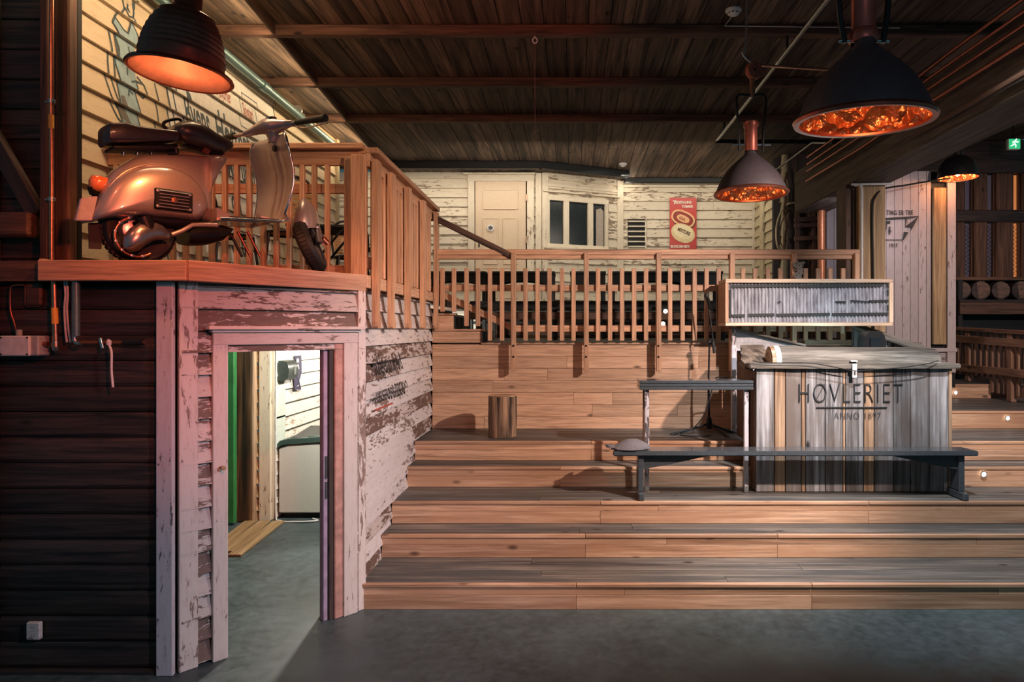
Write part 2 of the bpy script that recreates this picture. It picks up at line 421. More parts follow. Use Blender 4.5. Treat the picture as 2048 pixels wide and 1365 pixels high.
# steps -------------------------------------------------------------
nose = [4.99, 5.555, 5.865, 6.40, 6.71, 7.56]
XL, XR = -1.555, 6.6
st = struct('wide_steps', (XL, 4.99, 0), 'five broad pine seating steps with dark worn treads')
for k in range(5):
    z = RISE*(k+1); D = nose[k]; Dn = nose[k+1]
    # riser boards with butt joints
    js = [XL, random.uniform(-.2, .5), random.uniform(1.6, 2.6), random.uniform(3.8, 4.6), XR]
    for (za, zb) in ((z-RISE, z-.085), (z-.085, z-.028)):
        jj = js if za < z-.1 else [XL, random.uniform(.3, 1.4), random.uniform(2.8, 3.4), XR]
        for a, b in zip(jj[:-1], jj[1:]):
            bar('riser_board', (a+.001, D+.018, (za+zb)/2), (b-.001, D+.018, (za+zb)/2), .022, zb-za-.002, M_riser, st, bev=.0015)
    # nosing strip and tread boards
    for a, b in zip(js[:-1], js[1:]):
        bar('nosing', (a+.001, D+.014, z-.014), (b-.001, D+.014, z-.014), .034, .028, M_riser, st, bev=.004)
    w = (Dn+.005-(D+.031)); n = max(2, round(w/.125)); bw = w/n
    for i in range(n):
        y = D+.031+bw*(i+.5); c = random.uniform(-.5, 4)
        for a, b in ((XL, c), (c, XR)):
            bar('tread_board', (a+.001, y, z-.014), (b-.001, y, z-.014), bw-.0025, .028, M_tread, st, bev=.002)
    box('step_carcass', ((XL+XR)/2, (D+.03+Dn)/2, z/2-.016), (XR-XL-.02, Dn-D-.002, z-.03), M_darkbrown, st, bev=0)
# upper steps on the right
us = struct('upper_steps', (3.2, 7.56, .95), 'two upper steps rising behind the counter on the right')
for (D, z, z0, Dn, xa) in ((7.56, 1.149, .953, 8.96, 3.16), (8.96, 1.335, 1.149, 10.6, 3.6)):
    bar('riser_board', (xa, D+.018, (z0+z)/2-.014), (5.5 if z > 1.2 else XR, D+.018, (z0+z)/2-.014), .022, z-z0-.028, M_riser, us)
    bar('nosing', (xa, D+.014, z-.014), (5.5 if z > 1.2 else XR, D+.014, z-.014), .034, .028, M_riser, us)
    n = round((Dn-D)/.14)
    for i in range(n):
        y = D+.031+(Dn-D-.03)/n*(i+.5)
        bar('tread_board', (xa, y, z-.014), (XR, y, z-.014), (Dn-D-.03)/n-.003, .028, M_tread, us)
    box('step_carcass', ((xa+XR)/2, (D+Dn)/2+.02, z/2-.02), (XR-xa-.02, Dn-D-.04, z-.04), M_darkbrown, us, bev=0)
# small round step lights (each a thing)
for (px, py, D, lb) in ((1911, 786, 8.93, 'small round lit step light on the highest riser beside the fence'), (2015, 837, 7.53, 'small round lit step light on the broad upper riser at the right edge'), (1967, 949, 6.37, 'small round lit step light just right of the bench')):
    t = thing('step_light', lb, 'light', at(px, py, D+.018), 'round step lights')
    p = at(px, py, D+.02)
    lathe('bezel', [(.030, 0), (.030, .008), (.024, .010)], p, M_chrome, t, Matrix.Rotation(PI/2, 4, 'X'), 20)
    lathe('lens', [(.024, .004), (.020, .011), (0, .012)], p, plain('step_light_lens', (1, .95, .85), .3, emit=(1, .93, .78), es=2.5), t, Matrix.Rotation(PI/2, 4, 'X'), 20)

# upper deck --------------------------------------------------------
dk = struct('upper_deck', (0, 7.6, DECK), 'raised deck behind the pine balustrade')
for i in range(36):
    y = 7.62+i*.14
    bar('deck_board', (-1.5, y+.07, DECK-.014), (3.9, y+.07, DECK-.014), .137, .028, M_tread, dk)
box('deck_carcass', (1.2, 10.1, DECK/2-.03), (5.35, 4.9, DECK-.06), M_darkbrown, dk, bev=0)
wf = struct('wall_deck_front', (0, 7.57, .95), 'wall of horizontal pine boards under the balustrade')
def wall_edge(z):   # left part climbs in three steps
    return -1.555
rows = 7; hh = (DECK-.02-.953)/rows
for r in range(rows):
    z = .953+hh*r; js = [-1.555]+sorted(random.uniform(-1.2, 1.5) for _ in range(random.choice((1, 2, 2))))+[1.76]
    for a, b in zip(js[:-1], js[1:]):
        if b-a > .03: bar('wall_board', (a+.001, 7.575, z+hh/2), (b-.001, 7.575, z+hh/2), .03, hh-.0025, M_pine, wf, bev=.002)
bar('wall_lip', (-1.01, 7.565, DECK-.012), (1.75, 7.565, DECK-.012), .06, .022, M_pine, wf)
bar('lower_rail_beam', at(1608, 686, 7.56), at(1702, 686, 7.56), .05, .065, M_pine_pale, wf)
bar('wall_board', (1.76, 7.60, 1.42), (3.12, 7.60, 1.42), .03, .93, M_darkbrown, wf)
# little flight from the deck up to the balcony
fs = struct('side_flight', (-1.3, 7.6, DECK), 'three short steps from the deck up to the balcony')
for (xa, xb, z, zb) in ((-1.555, -1.01, 2.06, DECK), (-1.555, -1.32, 2.235, 2.06)):
    bar('cheek_board', (xa, 7.575, (z+zb)/2-.016), (xb, 7.575, (z+zb)/2-.016), .03, z-zb-.024, M_pine, fs)
    bar('step_nosing', (xa, 7.60, z-.012), (xb+.03, 7.60, z-.012), .10, .022, M_pine, fs)
    box('step_body', ((xa+xb)/2, 8.2, (z+DECK)/2-.01), (xb-xa, 1.1, z-DECK), M_black, fs)

# balcony slab & fascia --------------------------------------------
FD = 3.97
A1, A2, A3, A4 = Vector((-3.10, FD, 0)), Vector((-2.24, FD, 0)), Vector((-1.53, 5.03, 0)), Vector((-1.53, 7.50, 0))
bc = struct('balcony_floor', (-2.4, 5, BALC), 'balcony floor carrying the scooter')
bm = bmesh.new(); poly = [(-3.62, FD+.04), (-2.262, FD+.04), (-1.56, 5.09), (-1.56, 10.4), (-3.62, 10.4)]
va = [bm.verts.new((x, y, BALC-.12)) for x, y in poly]; vb = [bm.verts.new((x, y, BALC)) for x, y in poly]
for i in range(5): bm.faces.new((va[i], va[(i+1) % 5], vb[(i+1) % 5], vb[i]))
bm.faces.new(va[::-1]); bm.faces.new(vb); link('floor_boards', mesh_from('floor_boards', bm, M_darkbrown), None, bc)
def fascia(a, b, z0=2.335, z1=BALC, t=.035, nm='fascia_board', mat=None):
    zc = (z0+z1)/2; return bar(nm, (a.x, a.y, zc), (b.x, b.y, zc), t, z1-z0, mat or M_pine, bc)
fascia(A1, A2); fascia(A2, A3); fascia(A3, A4, 2.36, BALC)
bar('fascia_board', (-3.10, FD+.01, 2.40), (-3.10, FD+.5, 2.40), .03, .13, M_pine, bc)

# left tarred log wall ---------------------------------------------
DW = 4.10
wl = struct('wall_left', (-2.9, DW, 0), 'dark tarred log wall under the balcony')
logp = [(0.05, 0), (-.014, .002), (-.024, .02), (-.027, .075), (-.024, .13), (-.014, .150), (.05, .152)]
for k in range(15):
    z = .03+k*.153; L0 = -3.42
    prism('log_board', [(-y, zz) for y, zz in logp], (-2.40, DW, z), (L0, DW, z), M_dark, wl, key='logb')
box('wall_backing', (-2.9, DW+.09, 1.2), (1.1, .06, 2.35), M_black, wl)
bar('sill_board', (-3.42, DW, .012), (-2.46, DW, .012), .1, .024, M_dark, wl)
box('corner_post_board', (-3.50, DW-.06, 1.3), (.14, .14, 2.6), M_dark, wl)
# upper dark wall at the far left
wu = struct('wall_left_upper', (-3.9, 4.3, 0), 'very dark timber wall at the left edge')
for k in range(26):
    z = .03+k*.19
    bar('log_board', (-5.2, 4.36, z+.095), (-3.36, 4.36, z+.095), .06, .186, M_dark, wu)
bar('cross_beam', (-5.2, 4.25, 2.70), (-3.34, 4.25, 2.70), .12, .15, M_darkbrown, wu)
bar('diagonal_brace', at(-60, 190, 4.26), at(74, 430, 4.26), .06, .10, M_dark, wu)
bar('post', at(93, 560, 4.2), at(93, -80, 4.2), .05, .05, M_darkbrown, wu)
bar('post', at(131, 560, 4.3), at(131, -80, 4.3), .10, .078, M_darkbrown, wu)
bar('post', at(151, 560, 4.45), at(151, -80, 4.45), .06, .045, M_black, wu)
box('passage_side_panel', (-3.74, 5.75, 1.15), (.06, 3.1, 2.35), M_dark, wu)
box('square_plate', at(68, 588, 4.06), (.105, .02, .155), M_darkbrown, wu, bev=.015)
# corner boards ------------------------------------------------------
Av, Bv = Vector((-2.364, DW, 0)), Vector((-1.56, 5.03, 0)); cu = (Bv-Av).normalized(); cn = Vector((cu.y, -cu.x, 0)); CLn = (Bv-Av).length
wc = struct('wall_corner', Av, 'angled plank wall with flaking pink-white paint around the passage doorway')
bar('corner_board', (-2.413, DW-.052, 0), (-2.413, DW-.052, 2.335), .098, .032, M_lilac, wc, up=(0, 1, 0))
def onc(t, z, off=0): return Av+cu*t+Vector((0, 0, z))+cn*off
def cboard(nm, t0, t1, z0, z1, off, th, mat):
    c = (t0+t1)/2
    M = Matrix.Translation(onc(c, (z0+z1)/2, off+th/2)) @ frame(onc(0, z0), onc(0, z1), cn)
    return link(nm, box_mesh(z1-z0, t1-t0, th, mat), M, wc)
cboard('corner_board', -.012, .094, 0, 2.335, .006, .035, M_pinkish)
clap(wc, onc(0, 0), cu, cn, CLn, .02, 2.34, .135, [M_whitebad], holes=[(.20, 1.07, -1, 1.97)], joint=.2, seed=4)
box_b = cboard('sheathing', .0, .20, 0, 2.34, -.09, .05, M_black); cboard('sheathing', 1.0, CLn, 0, 2.34, -.09, .05, M_black); cboard('sheathing', .2, 1.0, 1.97, 2.34, -.09, .05, M_black)
dr = struct('door_1', onc(.26, 0), 'passage doorway frame of pink-white casings below the balcony')
def dboard(nm, t0, t1, z0, z1, off, th, mat):
    c = (t0+t1)/2
    M = Matrix.Translation(onc(c, (z0+z1)/2, off+th/2)) @ frame(onc(0, z0), onc(0, z1), cn)
    return link(nm, box_mesh(z1-z0, t1-t0, th, mat), M, dr)
dboard('casing', .172, .262, .0, 1.965, .026, .032, M_pinkish)
dboard('casing', 1.060, 1.170, .0, 1.985, .026, .032, M_pinkish)
dboard('casing', .995, 1.060, .0, 1.955, .0, .045, plain('rose_jamb', (.45, .24, .20), .55, noise_amt=.3, nscale=14))
dboard('jamb_reveal', .20, .262, .0, 1.95, -.12, .14, M_whitebad)
dboard('jamb_reveal', .96, .995, .0, 1.95, -.10, .13, M_dark)
dboard('jamb_reveal', .925, .958, .0, 1.95, -.04, .055, plain('violet_jamb', (.33, .25, .36), .55, noise_amt=.2, nscale=14))
def cbar(nm, t0, t1, z, off, w, h, mat): return bar(nm, onc(t0, z, off), onc(t1, z, off), w, h, mat, dr)
cbar('head_casing', .172, 1.17, 1.995, .045, .035, .082, M_pinkish)
cbar('head_reveal', .24, .97, 1.962, -.06, .16, .02, M_dark)
cbar('drip_cap', .13, 1.20, 2.062, .062, .10, .022, M_pinkish)
cbar('cap_fillet', .16, 1.18, 2.043, .05, .06, .020, M_pinkish)
hl = box('strike_plate', onc(.945, 1.08, .015), (.012, .02, .16), M_steel, dr)
box('hinge_plate', onc(.945, .92, .015), (.012, .02, .12), M_steel, dr)
k = lathe('door_pull', [(.006, 0), (.006, .03), (.014, .034), (.014, .05), (0, .056)], onc(.215, 1.20, .058), M_post, dr, Vector((0, 0, 1)).rotation_difference(cn).to_matrix().to_4x4(), 12)
cboard('corner_board', 1.182, 1.245, 0, 2.335, .010, .035, M_pinkish)

# side wall along the steps ---------------------------------------------
ws = struct('wall_side', (-1.56, 5.05, 0), 'weathered white clapboard wall beside the steps with old painted lettering')
clap(ws, (-1.585, 5.05, 0), (0, 1, 0), (1, 0, 0), 2.50, .03, 2.36, .1355, [M_white, M_white, M_white, M_white, M_whitebad], joint=.6, seed=12)
box('wall_backing', (-1.615, 6.3, 1.18), (.05, 2.5, 2.33), M_black, ws, bev=0)
# lettering in narrow blackletter-like capitals
lay('lettering', font_mesh('Haugesunds Avis', .235, .54, .12, .001, .0008), (-1.555, 5.27, 1.70), (0, 1, 0), (1, 0, 0), M_ink, ws, .03, .1355)
lay('lettering', font_mesh('HAUGESUNDS', .135, .60, 0, .001, .0008), (-1.555, 5.27, 1.475), (0, 1, 0), (1, 0, 0), M_ink, ws, .03, .1355)
lay('lettering', font_mesh('DAGBLAD', .18, .52, 0, .001, .0008), (-1.555, 5.84, 1.465), (0, 1, 0), (1, 0, 0), M_ink, ws, .03, .1355)
lay('lettering_underline', stroke_bm([[(0, 0), (.52, .0)]], .014), (-1.555, 5.25, 1.43), (0, 1, 0), (1, 0, 0), M_inkred, ws, .03, .1355)

# mural wall -------------------------------------------------------------
MX, MZ, MH = -3.62, 2.40, .1806
wm = struct('wall_mural', (MX, 5, MZ), 'cream clapboard wall behind the scooter with a painted woman and signwriting')
clap(wm, (MX, 4.5, 0), (0, 1, 0), (1, 0, 0), 5.85, MZ, H, MH, [M_mural], joint=.35, seed=3)
box('wall_backing', (MX-.03, 7.4, 3.5), (.05, 6.2, 3.2), M_black, wm, bev=0)
bar('corner_board', (MX+.02, 10.38, MZ), (MX+.02, 10.38, H), .09, .09, M_yellow, wm)
def mw(px, py):      # photo direction -> (s, z) on the mural wall
    D = XD(px, -3.59); return (D-4.5, EYE-(py-CY)*D/F)
def mlay(nm, bm, mat): return lay(nm, bm, (-3.62, 4.5, 0), (0, 1, 0), (1, 0, 0), mat, wm, MZ, MH)
def mlay2(nm, bm, s, z, mat): return lay(nm, bm, (-3.62, 4.5+s, z), (0, 1, 0), (1, 0, 0), mat, wm, MZ, MH)
def wpts(l): return [mw(160+a/4.55, b/4.55) for a, b in l]
dress = [(325, 150), (292, 200), (330, 280), (352, 440), (330, 560), (352, 740), (350, 950), (385, 1130), (545, 1180), (530, 990), (505, 760), (520, 600), (510, 430), (525, 310), (480, 200), (470, 230), (430, 305), (390, 270)]
def bm_shift(polys, e): return poly_bm(polys, e)
def mural_rel(nm, bm, mat):   # verts given as (s, z) absolute: shift to local frame of lay()
    for v in bm.verts: v.co.y -= 3.0
    return lay(nm, bm, (-3.62, 4.5, 3.0), (0, 1, 0), (1, 0, 0), mat, wm, MZ, MH)
white_panel = [mw(335, 170), mw(335, 470), mw(560, 520), mw(560, 233), mw(440, 110), mw(380, 80)]
s0, s1 = mw(337, 0)[0], mw(548, 0)[0]
mural_rel('painted_panel', poly_bm([[(s0, 2.6), (s1, 2.6), (s1, 4.86), (s0, 4.86)]], .0005), plain('mural_panel_white', (.72, .69, .63), .6))
mural_rel('painted_panel_border', stroke_bm([[(s0, 4.84), (s0, 2.6)], [(s1, 4.84), (s1, 2.6)], [(s0+.09, 4.80), (s0+.09, 2.6)], [(s0, 4.84), (s1, 4.84)]], .022, .002), M_inkblue)
mural_rel('painted_dress', poly_bm([wpts(dress)], .001), plain('mural_dress_blue', (.26, .38, .42), .6, nscale=6, noise_amt=.3))
mural_rel('painted_gloves', poly_bm([wpts([(365, 870), (400, 870), (425, 1000), (465, 1150), (430, 1140), (360, 1040)])], .002), plain('mural_glove_grey', (.13, .12, .11), .6))
mural_rel('painted_hair', poly_bm([wpts([(500, 0), (525, 20), (505, 90), (488, 90), (495, 40)])], .002), M_inkblue)
ol = [[(325, 150), (292, 200), (330, 280), (352, 440), (330, 560), (352, 740), (350, 950), (385, 1130)], [(545, 1180), (530, 990), (505, 760)], [(325, 150), (390, 270), (430, 305), (470, 230), (480, 200)],
      [(395, -20), (395, 80), (355, 120), (325, 150)], [(480, 170), (525, 310), (560, 440)], [(405, 70), (430, 150), (470, 160), (488, 110), (495, 30)], [(280, 270), (280, 440), (255, 560), (240, 680), (270, 870), (340, 1080), (380, 1120)],
      [(330, 300), (325, 520), (300, 700), (320, 850), (350, 980)], [(525, 700), (580, 780), (600, 880), (585, 895), (540, 840)], [(460, 745), (510, 740), (550, 760)], [(430, 90), (445, 110)], [(440, 40), (425, 80), (438, 84)], [(450, 430), (455, 560), (430, 680)], [(445, 870), (460, 820), (490, 860)], [(690, 760), (705, 1000), (690, 1180)]]
mural_rel('painted_outline', stroke_bm([wpts(l) for l in ol], .016, .003), M_inkblue)
def mtext(s_px, z, body, size, sx, mat, shear=.25, bold=.0):
    s, _ = mw(s_px, 0); mlay2('painted_lettering', font_mesh(body, size, sx, shear, bold, .001), s, z, mat)
mtext(366, 3.91, 'Byens', .52, .36, M_inkblue, .25, .012)
mtext(428, 3.91, 'Hotteste', .52, .45, M_inkblue, .25, .012)
mtext(453, 3.66, 'Mer unikt', .32, .50, M_inkblue, .25, .010)
mtext(462, 3.30, 'on', .36, .55, M_inkblue, .25, .010)
mtext(465, 2.86, 'Cru', .34, .60, M_inkblue, .25, .010)
mtext(422, 4.42, 'Kongehjorner', .20, .34, M_inkred, .3, .004)
mtext(484, 4.39, 'Skivateri', .21, .34, M_inkred, .3, .004)
for (pa, za, zb) in ((481, 4.26, 4.62),):
    a = mw(pa, 0)[0]; b = mw(512, 0)[0]
    mural_rel('painted_frame', stroke_bm([[(a, za), (a, zb), (b, zb), (b, za), (a, za)]], .012, .002), M_inkblue)

# rear facade -----------------------------------------------------------
FH = .171; FZ = 1.92
wb = struct('wall_back', (-1, 12.57, DECK), 'cream flaking clapboard facade behind the balustrade')
def fx(px, D): return (px-CX)*D/F
# left part
doorL, doorR = fx(937, 12.57), fx(1068, 12.57); X0 = -5.0; Xb = fx(1075, 12.57)
clap(wb, (X0, 12.57, 0), (1, 0, 0), (0, -1, 0), Xb-X0, FZ, H, FH, [M_cream], holes=[(doorL-X0, doorR-X0, 0, 4.86)], seed=8)
bar('corner_board', (fx(1077, 12.5), 12.53, FZ), (fx(1077, 12.5), 12.53, H-.02), .11, .05, M_cream_clean, wb, up=(0, 1, 0))
box('wall_backing', ((X0+Xb)/2, 12.65, 3.4), (Xb-X0, .06, 3.1), M_black, wb, bev=0)
P1, P2 = Vector((fx(1084, 12.57), 12.55, 0)), Vector((fx(1241, 13.28), 13.22, 0)); bd = (P2-P1).normalized(); bn = Vector((bd.y, -bd.x, 0)); BL = (P2-P1).length
def onb(s, z, off=0): return P1+bd*s+Vector((0, 0, z))+bn*off
w0, w1, wz0, wz1 = .07, 1.36, 3.52, 4.55
clap(wb, P1, bd, bn, BL, FZ, H, FH, [M_cream], holes=[(w0, w1, wz0, wz1)], seed=9)
plate('wall_backing', [onb(-.1, FZ, -.05), onb(BL, FZ, -.05), onb(BL, H, -.05), onb(-.1, H, -.05)], bn*-.04, M_black, wb)
bar('corner_board', onb(.05, FZ, .03), onb(.05, H-.02, .03), .12, .04, M_cream_clean, wb, up=bn)
bar('corner_board', onb(BL-.03, FZ, .03), onb(BL-.03, H-.02, .03), .13, .04, M_cream_clean, wb, up=bn)
bar('frieze_board', onb(0, 4.72, .04), onb(BL-.1, 4.72, .04), .03, .05, M_cream_clean, wb)
bar('window_cap', onb(0, 4.60, .05), onb(BL-.05, 4.60, .05), .09, .03, M_cream_clean, wb)
# right part
XRr = fx(1508, 13.25); Xl = P2.x
va0, va1 = fx(1255, 13.25), fx(1291, 13.25)
clap(wb, (Xl, 13.25, 0), (1, 0, 0), (0, -1, 0), XRr-Xl, FZ, H, .175, [M_cream], holes=[(va0-Xl, va1-Xl, 3.62, 4.20)], seed=10)
box('wall_backing', ((Xl+XRr)/2, 13.33, 3.4), (XRr-Xl+.1, .06, 3.1), M_black, wb, bev=0)
bar('corner_board', (XRr-.02, 13.20, FZ), (XRr-.02, 13.20, H-.05), .05, .04, M_cream_clean, wb, up=(0, 1, 0))
bar('top_board', (Xl, 13.20, H-.12), (XRr, 13.20, H-.12), .05, .05, M_cream_clean, wb)
# vent
vt = thing('wall_vent', 'dark louvred vent set in the cream facade right of the window', 'vent', ((va0+va1)/2, 13.2, 3.9))
box('vent_recess', ((va0+va1)/2, 13.27, 3.91), (va1-va0, .03, .58), M_black, vt)
for k in range(6):
    bar('vent_slat', (va0+.01, 13.22, 3.66+k*.098), (va1-.01, 13.22, 3.66+k*.098), .05, .028, M_cream_clean, vt)
bar('vent_frame', (va1, 13.20, 3.62), (va1, 13.20, 4.22), .03, .02, M_cream_clean, vt)
# yellow wall returning towards the hall
wy = struct('wall_back_return', (3.55, 12, DECK), 'ochre clapboard wall returning at the right of the facade')
clap(wy, (3.55, 13.22, 0), (0, -1, 0), (-1, 0, 0), 1.95, FZ, H, .19, [M_yellow], seed=21)
box('wall_backing', (3.60, 12.25, 3.4), (.05, 1.95, 3.1), M_black, wy, bev=0)
bar('corner_board', (3.50, 12.60, FZ), (3.50, 12.60, H), .04, .22, M_yellow, wy, up=(0, 1, 0))
bar('corner_board', (3.50, 11.30, FZ), (3.50, 11.30, H), .06, .08, M_yellow, wy, up=(0, 1, 0))
we = struct('wall_far_left', (-5.1, 11, DECK), 'dark end wall beyond the mural')
box('wall_panel', (-5.1, 11.5, 3.4), (.06, 2.4, 3.2), M_darkbrown, we); box('wall_panel', (-4.35, 10.42, 3.4), (1.46, .05, 3.2), M_darkbrown, we)
# facade door -----------------------------------------------------------
d2 = struct('door_2', ((doorL+doorR)/2, 12.5, 2.47), 'cream panelled door in the rear facade with a small round emblem')
la, lb = fx(951, 12.55), fx(1052, 12.55); zt = EYE+(CY-361)*12.55/F; zb = 2.30
box('door_leaf', ((la+lb)/2, 12.53, (zt+zb)/2), (lb-la, .04, zt-zb), M_doorc, d2)
def panel(x0, y0, x1, y1, n='door_panel'):
    a, b = at(x0, y0, 12.50), at(x1, y1, 12.50); c = (a+b)/2
    box(n, (c.x, 12.508, c.z), (abs(b.x-a.x), .02, abs(b.z-a.z)), M_doorc, d2, bev=.009)
    f = .018
    for (p, q) in (((a.x, a.z), (b.x, a.z)), ((a.x, b.z), (b.x, b.z)), ((a.x, a.z), (a.x, b.z)), ((b.x, a.z), (b.x, b.z))):
        bar('panel_moulding', (p[0], 12.50, p[1]), (q[0], 12.50, q[1]), .022, f, M_doorc, d2)
panel(967, 380, 1035, 418); panel(967, 437, 995, 528); panel(1007, 437, 1035, 528); panel(967, 536, 995, 596); panel(1007, 536, 1035, 596)
for (a, b) in ((936, 949), (1054, 1068)):
    xa, xb = fx(a, 12.5), fx(b, 12.5); bar('door_casing', ((xa+xb)/2, 12.51, 2.3), ((xa+xb)/2, 12.51, 4.86), xb-xa, .05, M_cream_clean, d2, up=(0, 1, 0))
bar('head_casing', (doorL-.01, 12.51, 4.83), (doorR+.01, 12.51, 4.83), .06, .12, M_cream_clean, d2)
bar('head_cap', (doorL-.08, 12.49, 4.905), (doorR+.03, 12.49, 4.905), .10, .03, M_cream_clean, d2)
for yy in (395, 480): box('door_hinge', at(1053, yy, 12.47), (.025, .02, .12), M_pine, d2)
box('keyhole', at(958, 491, 12.48), (.03, .01, .06), M_iron, d2)
em = thing('door_emblem', 'small round white emblem with a dark flower on the cream door', 'sign', at(981, 456, 12.48))
RX = Matrix.Rotation(PI/2, 4, 'X')
lathe('emblem_disc', [(.062, 0), (.062, .006), (0, .007)], at(981, 456, 12.475), M_whitepl, em, RX, 24)
fl_ = []
for k in range(8):
    a = k*PI/4; fl_.append([(math.cos(a)*.014, math.sin(a)*.014), (math.cos(a)*.044, math.sin(a)*.044)])
lay('emblem_flower', stroke_bm(fl_+[[(-.012, 0), (.012, 0)]], .013), at(981, 456, 12.465), (1, 0, 0), (0, -1, 0), M_ink, em)
# facade window ----------------------------------------------------------
wn = struct('window_1', onb(.7, 3.5), 'three-pane cream window with flaking sashes in the angled bay')
def bs(px):   # pixel column on the bay -> s
    k = (px-CX)/F; return (k*P1.y-P1.x)/(bd.x-k*bd.y)
def zb_at(px, py): s = bs(px); D = P1.y+bd.y*s; return EYE-(py-CY)*D/F
zs0, zs1 = wz0+.02, wz1-.01
bar('window_sill', onb(.02, wz0+.03, .07), onb(1.42, wz0+.03, .07), .15, .04, M_cream_clean, wn)
bar('window_apron', onb(.05, wz0-.01, .05), onb(1.38, wz0-.01, .05), .08, .03, M_cream_clean, wn)
fr = M_cream_clean
for s_, w_ in ((.10, .07), (.47, .11), (.97, .11), (1.31, .07)):
    bar('window_frame', onb(s_, zs0, .03), onb(s_, zs1, .03), w_, .06, fr, wn, up=bn)
for z_, h_ in ((zs0+.055, .09), (zs1-.05, .10)):
    bar('window_frame', onb(.07, z_, .035), onb(1.35, z_, .035), .06, h_, fr, wn)
for a, b in ((.135, .415), (.525, .915), (1.025, 1.275)):
    c = (a+b)/2; M = Matrix.Translation(onb(c, (zs0+zs1)/2, -.005)) @ frame(onb(0, 0), onb(1, 0))
    link('window_pane', box_mesh(b-a, .01, zs1-zs0-.1, M_glass, 0), M, wn)
plate('window_curtain', [onb(1.10, zs0+.1, .012), onb(1.26, zs0+.1, .012), onb(1.26, zs1-.22, .012), onb(1.20, zs1-.17, .012), onb(1.10, zs1-.2, .012)], bn*-.004, plain('curtain', (.34, .29, .25), .8), wn)

# ================================================================== RIGHT-HAND SETTING
# heavy beam and post
tb = struct('trim_1', (3.33, 7.6, 3.69), 'heavy timber beam running overhead towards the camera on the right')
bar('beam_timber', (3.335, 1.5, 3.975), (3.335, 9.6, 3.975), .43, .57, M_beam, tb, bev=.012)
bar('cleat_board', (3.08, 3.0, 3.80), (3.08, 6.2, 3.80), .03, .04, M_darkbrown, tb)
tp = struct('trim_2', (3.4, 7.75, 1.3), 'honey-coloured square timber post under the heavy beam')
bar('post_timber', (3.36, 7.80, 1.15), (3.36, 7.80, 3.69), .30, .30, M_post, tp, up=(0, 1, 0), bev=.01)
bar('post_timber', (3.14, 7.86, 1.15), (3.14, 7.86, 3.69), .10, .28, M_darkbrown, tp, up=(0, 1, 0), bev=.006)
cdt = thing('white_conduit', 'thin white conduit running down the left edge of the timber post', 'conduit', (3.2, 7.55, 3.6))
tube('conduit_pipe', smoothpath([(3.14, 7.60, 3.66), (3.19, 7.56, 3.655), (3.205, 7.56, 3.60)], 4)+[(3.205, 7.56, 1.86)], .016, M_whitepl, cdt)
tube('conduit_pipe', [(3.10, 7.58, 3.665), (3.56, 7.58, 3.672)], .014, M_whitepl, cdt)
ck = thing('hanging_cable', 'black cable looping from the dome lamp to the honey timber post', 'cable', at(1748, 690, 7.62))
tube('cable', smoothpath([at(1748, 690, 7.62), at(1747, 560, 7.62), at(1745, 430, 7.62), at(1750, 395, 7.62), at(1768, 378, 7.7), at(1810, 371, 7.9), at(1850, 364, 8.1), at(1900, 357, 8.4)], 5), .011, M_rubber, ck, 8)
# planks wall with logo
wr = struct('wall_right', (4.5, 8.8, 1.3), 'pale grey vertical board wall with a painted plank emblem')
for i in range(20):
    x = 3.62+i*.066*1.0
    if x > 4.98: break
LX0, LX1 = at(1772, 0, 8.8).x, at(1863, 0, 8.8).x
xs = 3.64
while xs < LX1-.01:
    w = min(.103, LX1-xs); zt_ = 4.10
    bar('board', (xs+w/2, 8.82, 1.80), (xs+w/2, 8.82, zt_), w-.004, .025, M_logo, wr, up=(0, 1, 0), bev=.003); xs += .103
bar('door_post', (at(1878, 0, 8.8).x, 8.80, 1.86), (at(1878, 0, 8.8).x, 8.80, 3.88), .165, .06, M_post, wr, up=(0, 1, 0))
bar('edge_board', (at(1902, 0, 8.8).x, 8.80, 1.50), (at(1902, 0, 8.8).x, 8.80, 3.98), .11, .04, M_logo, wr, up=(0, 1, 0))
bar('threshold', (3.64, 8.80, 1.79), (4.95, 8.80, 1.79), .06, .05, M_logo, wr)
for k in range(3): bar('skirting_board', (3.64, 8.84, 1.735-.10*k), (4.95, 8.84, 1.735-.10*k), .03, .095, M_logo, wr)
box('wall_backing', (4.3, 8.88, 2.7), (1.33, .05, 2.8), M_black, wr, bev=0)
OL = at(1770, 436, 8.79)
def lg(px, py): p = at(px, py, 8.79); return (p.x-OL.x, p.z-OL.z)
lay('lettering', font_mesh('TING ER TRE', .085, .58, 0, .001, .001, 1.25), (at(1773, 0, 8.79).x, 8.795, at(0, 430, 8.79).z), (1, 0, 0), (0, -1, 0), M_ink, wr)
lay('lettering', font_mesh('1917', .07, .68, 0, .001, .001, 1.2), (at(1778, 0, 8.79).x, 8.795, at(0, 495, 8.79).z), (1, 0, 0), (0, -1, 0), M_ink, wr)
c6 = lambda l: [lg(1760+a/8.53, 360+b/8.53) for a, b in l]
lay('plank_emblem', poly_bm([c6([(85, 650), (660, 615), (640, 640), (455, 668), (85, 685)]), c6([(430, 670), (455, 668), (440, 790), (535, 720), (630, 650), (660, 625), (520, 885), (530, 815), (430, 810)]),
    c6([(410, 885), (485, 895), (400, 1030), (385, 1020)]), c6([(80, 1018), (400, 1018), (395, 1032), (80, 1032)]), c6([(95, 700), (175, 700), (165, 750), (120, 750), (90, 920), (95, 800)]),
    c6([(150, 800), (180, 800), (165, 850), (190, 860), (150, 950), (140, 880)])]), OL, (1, 0, 0), (0, -1, 0), M_ink, wr)
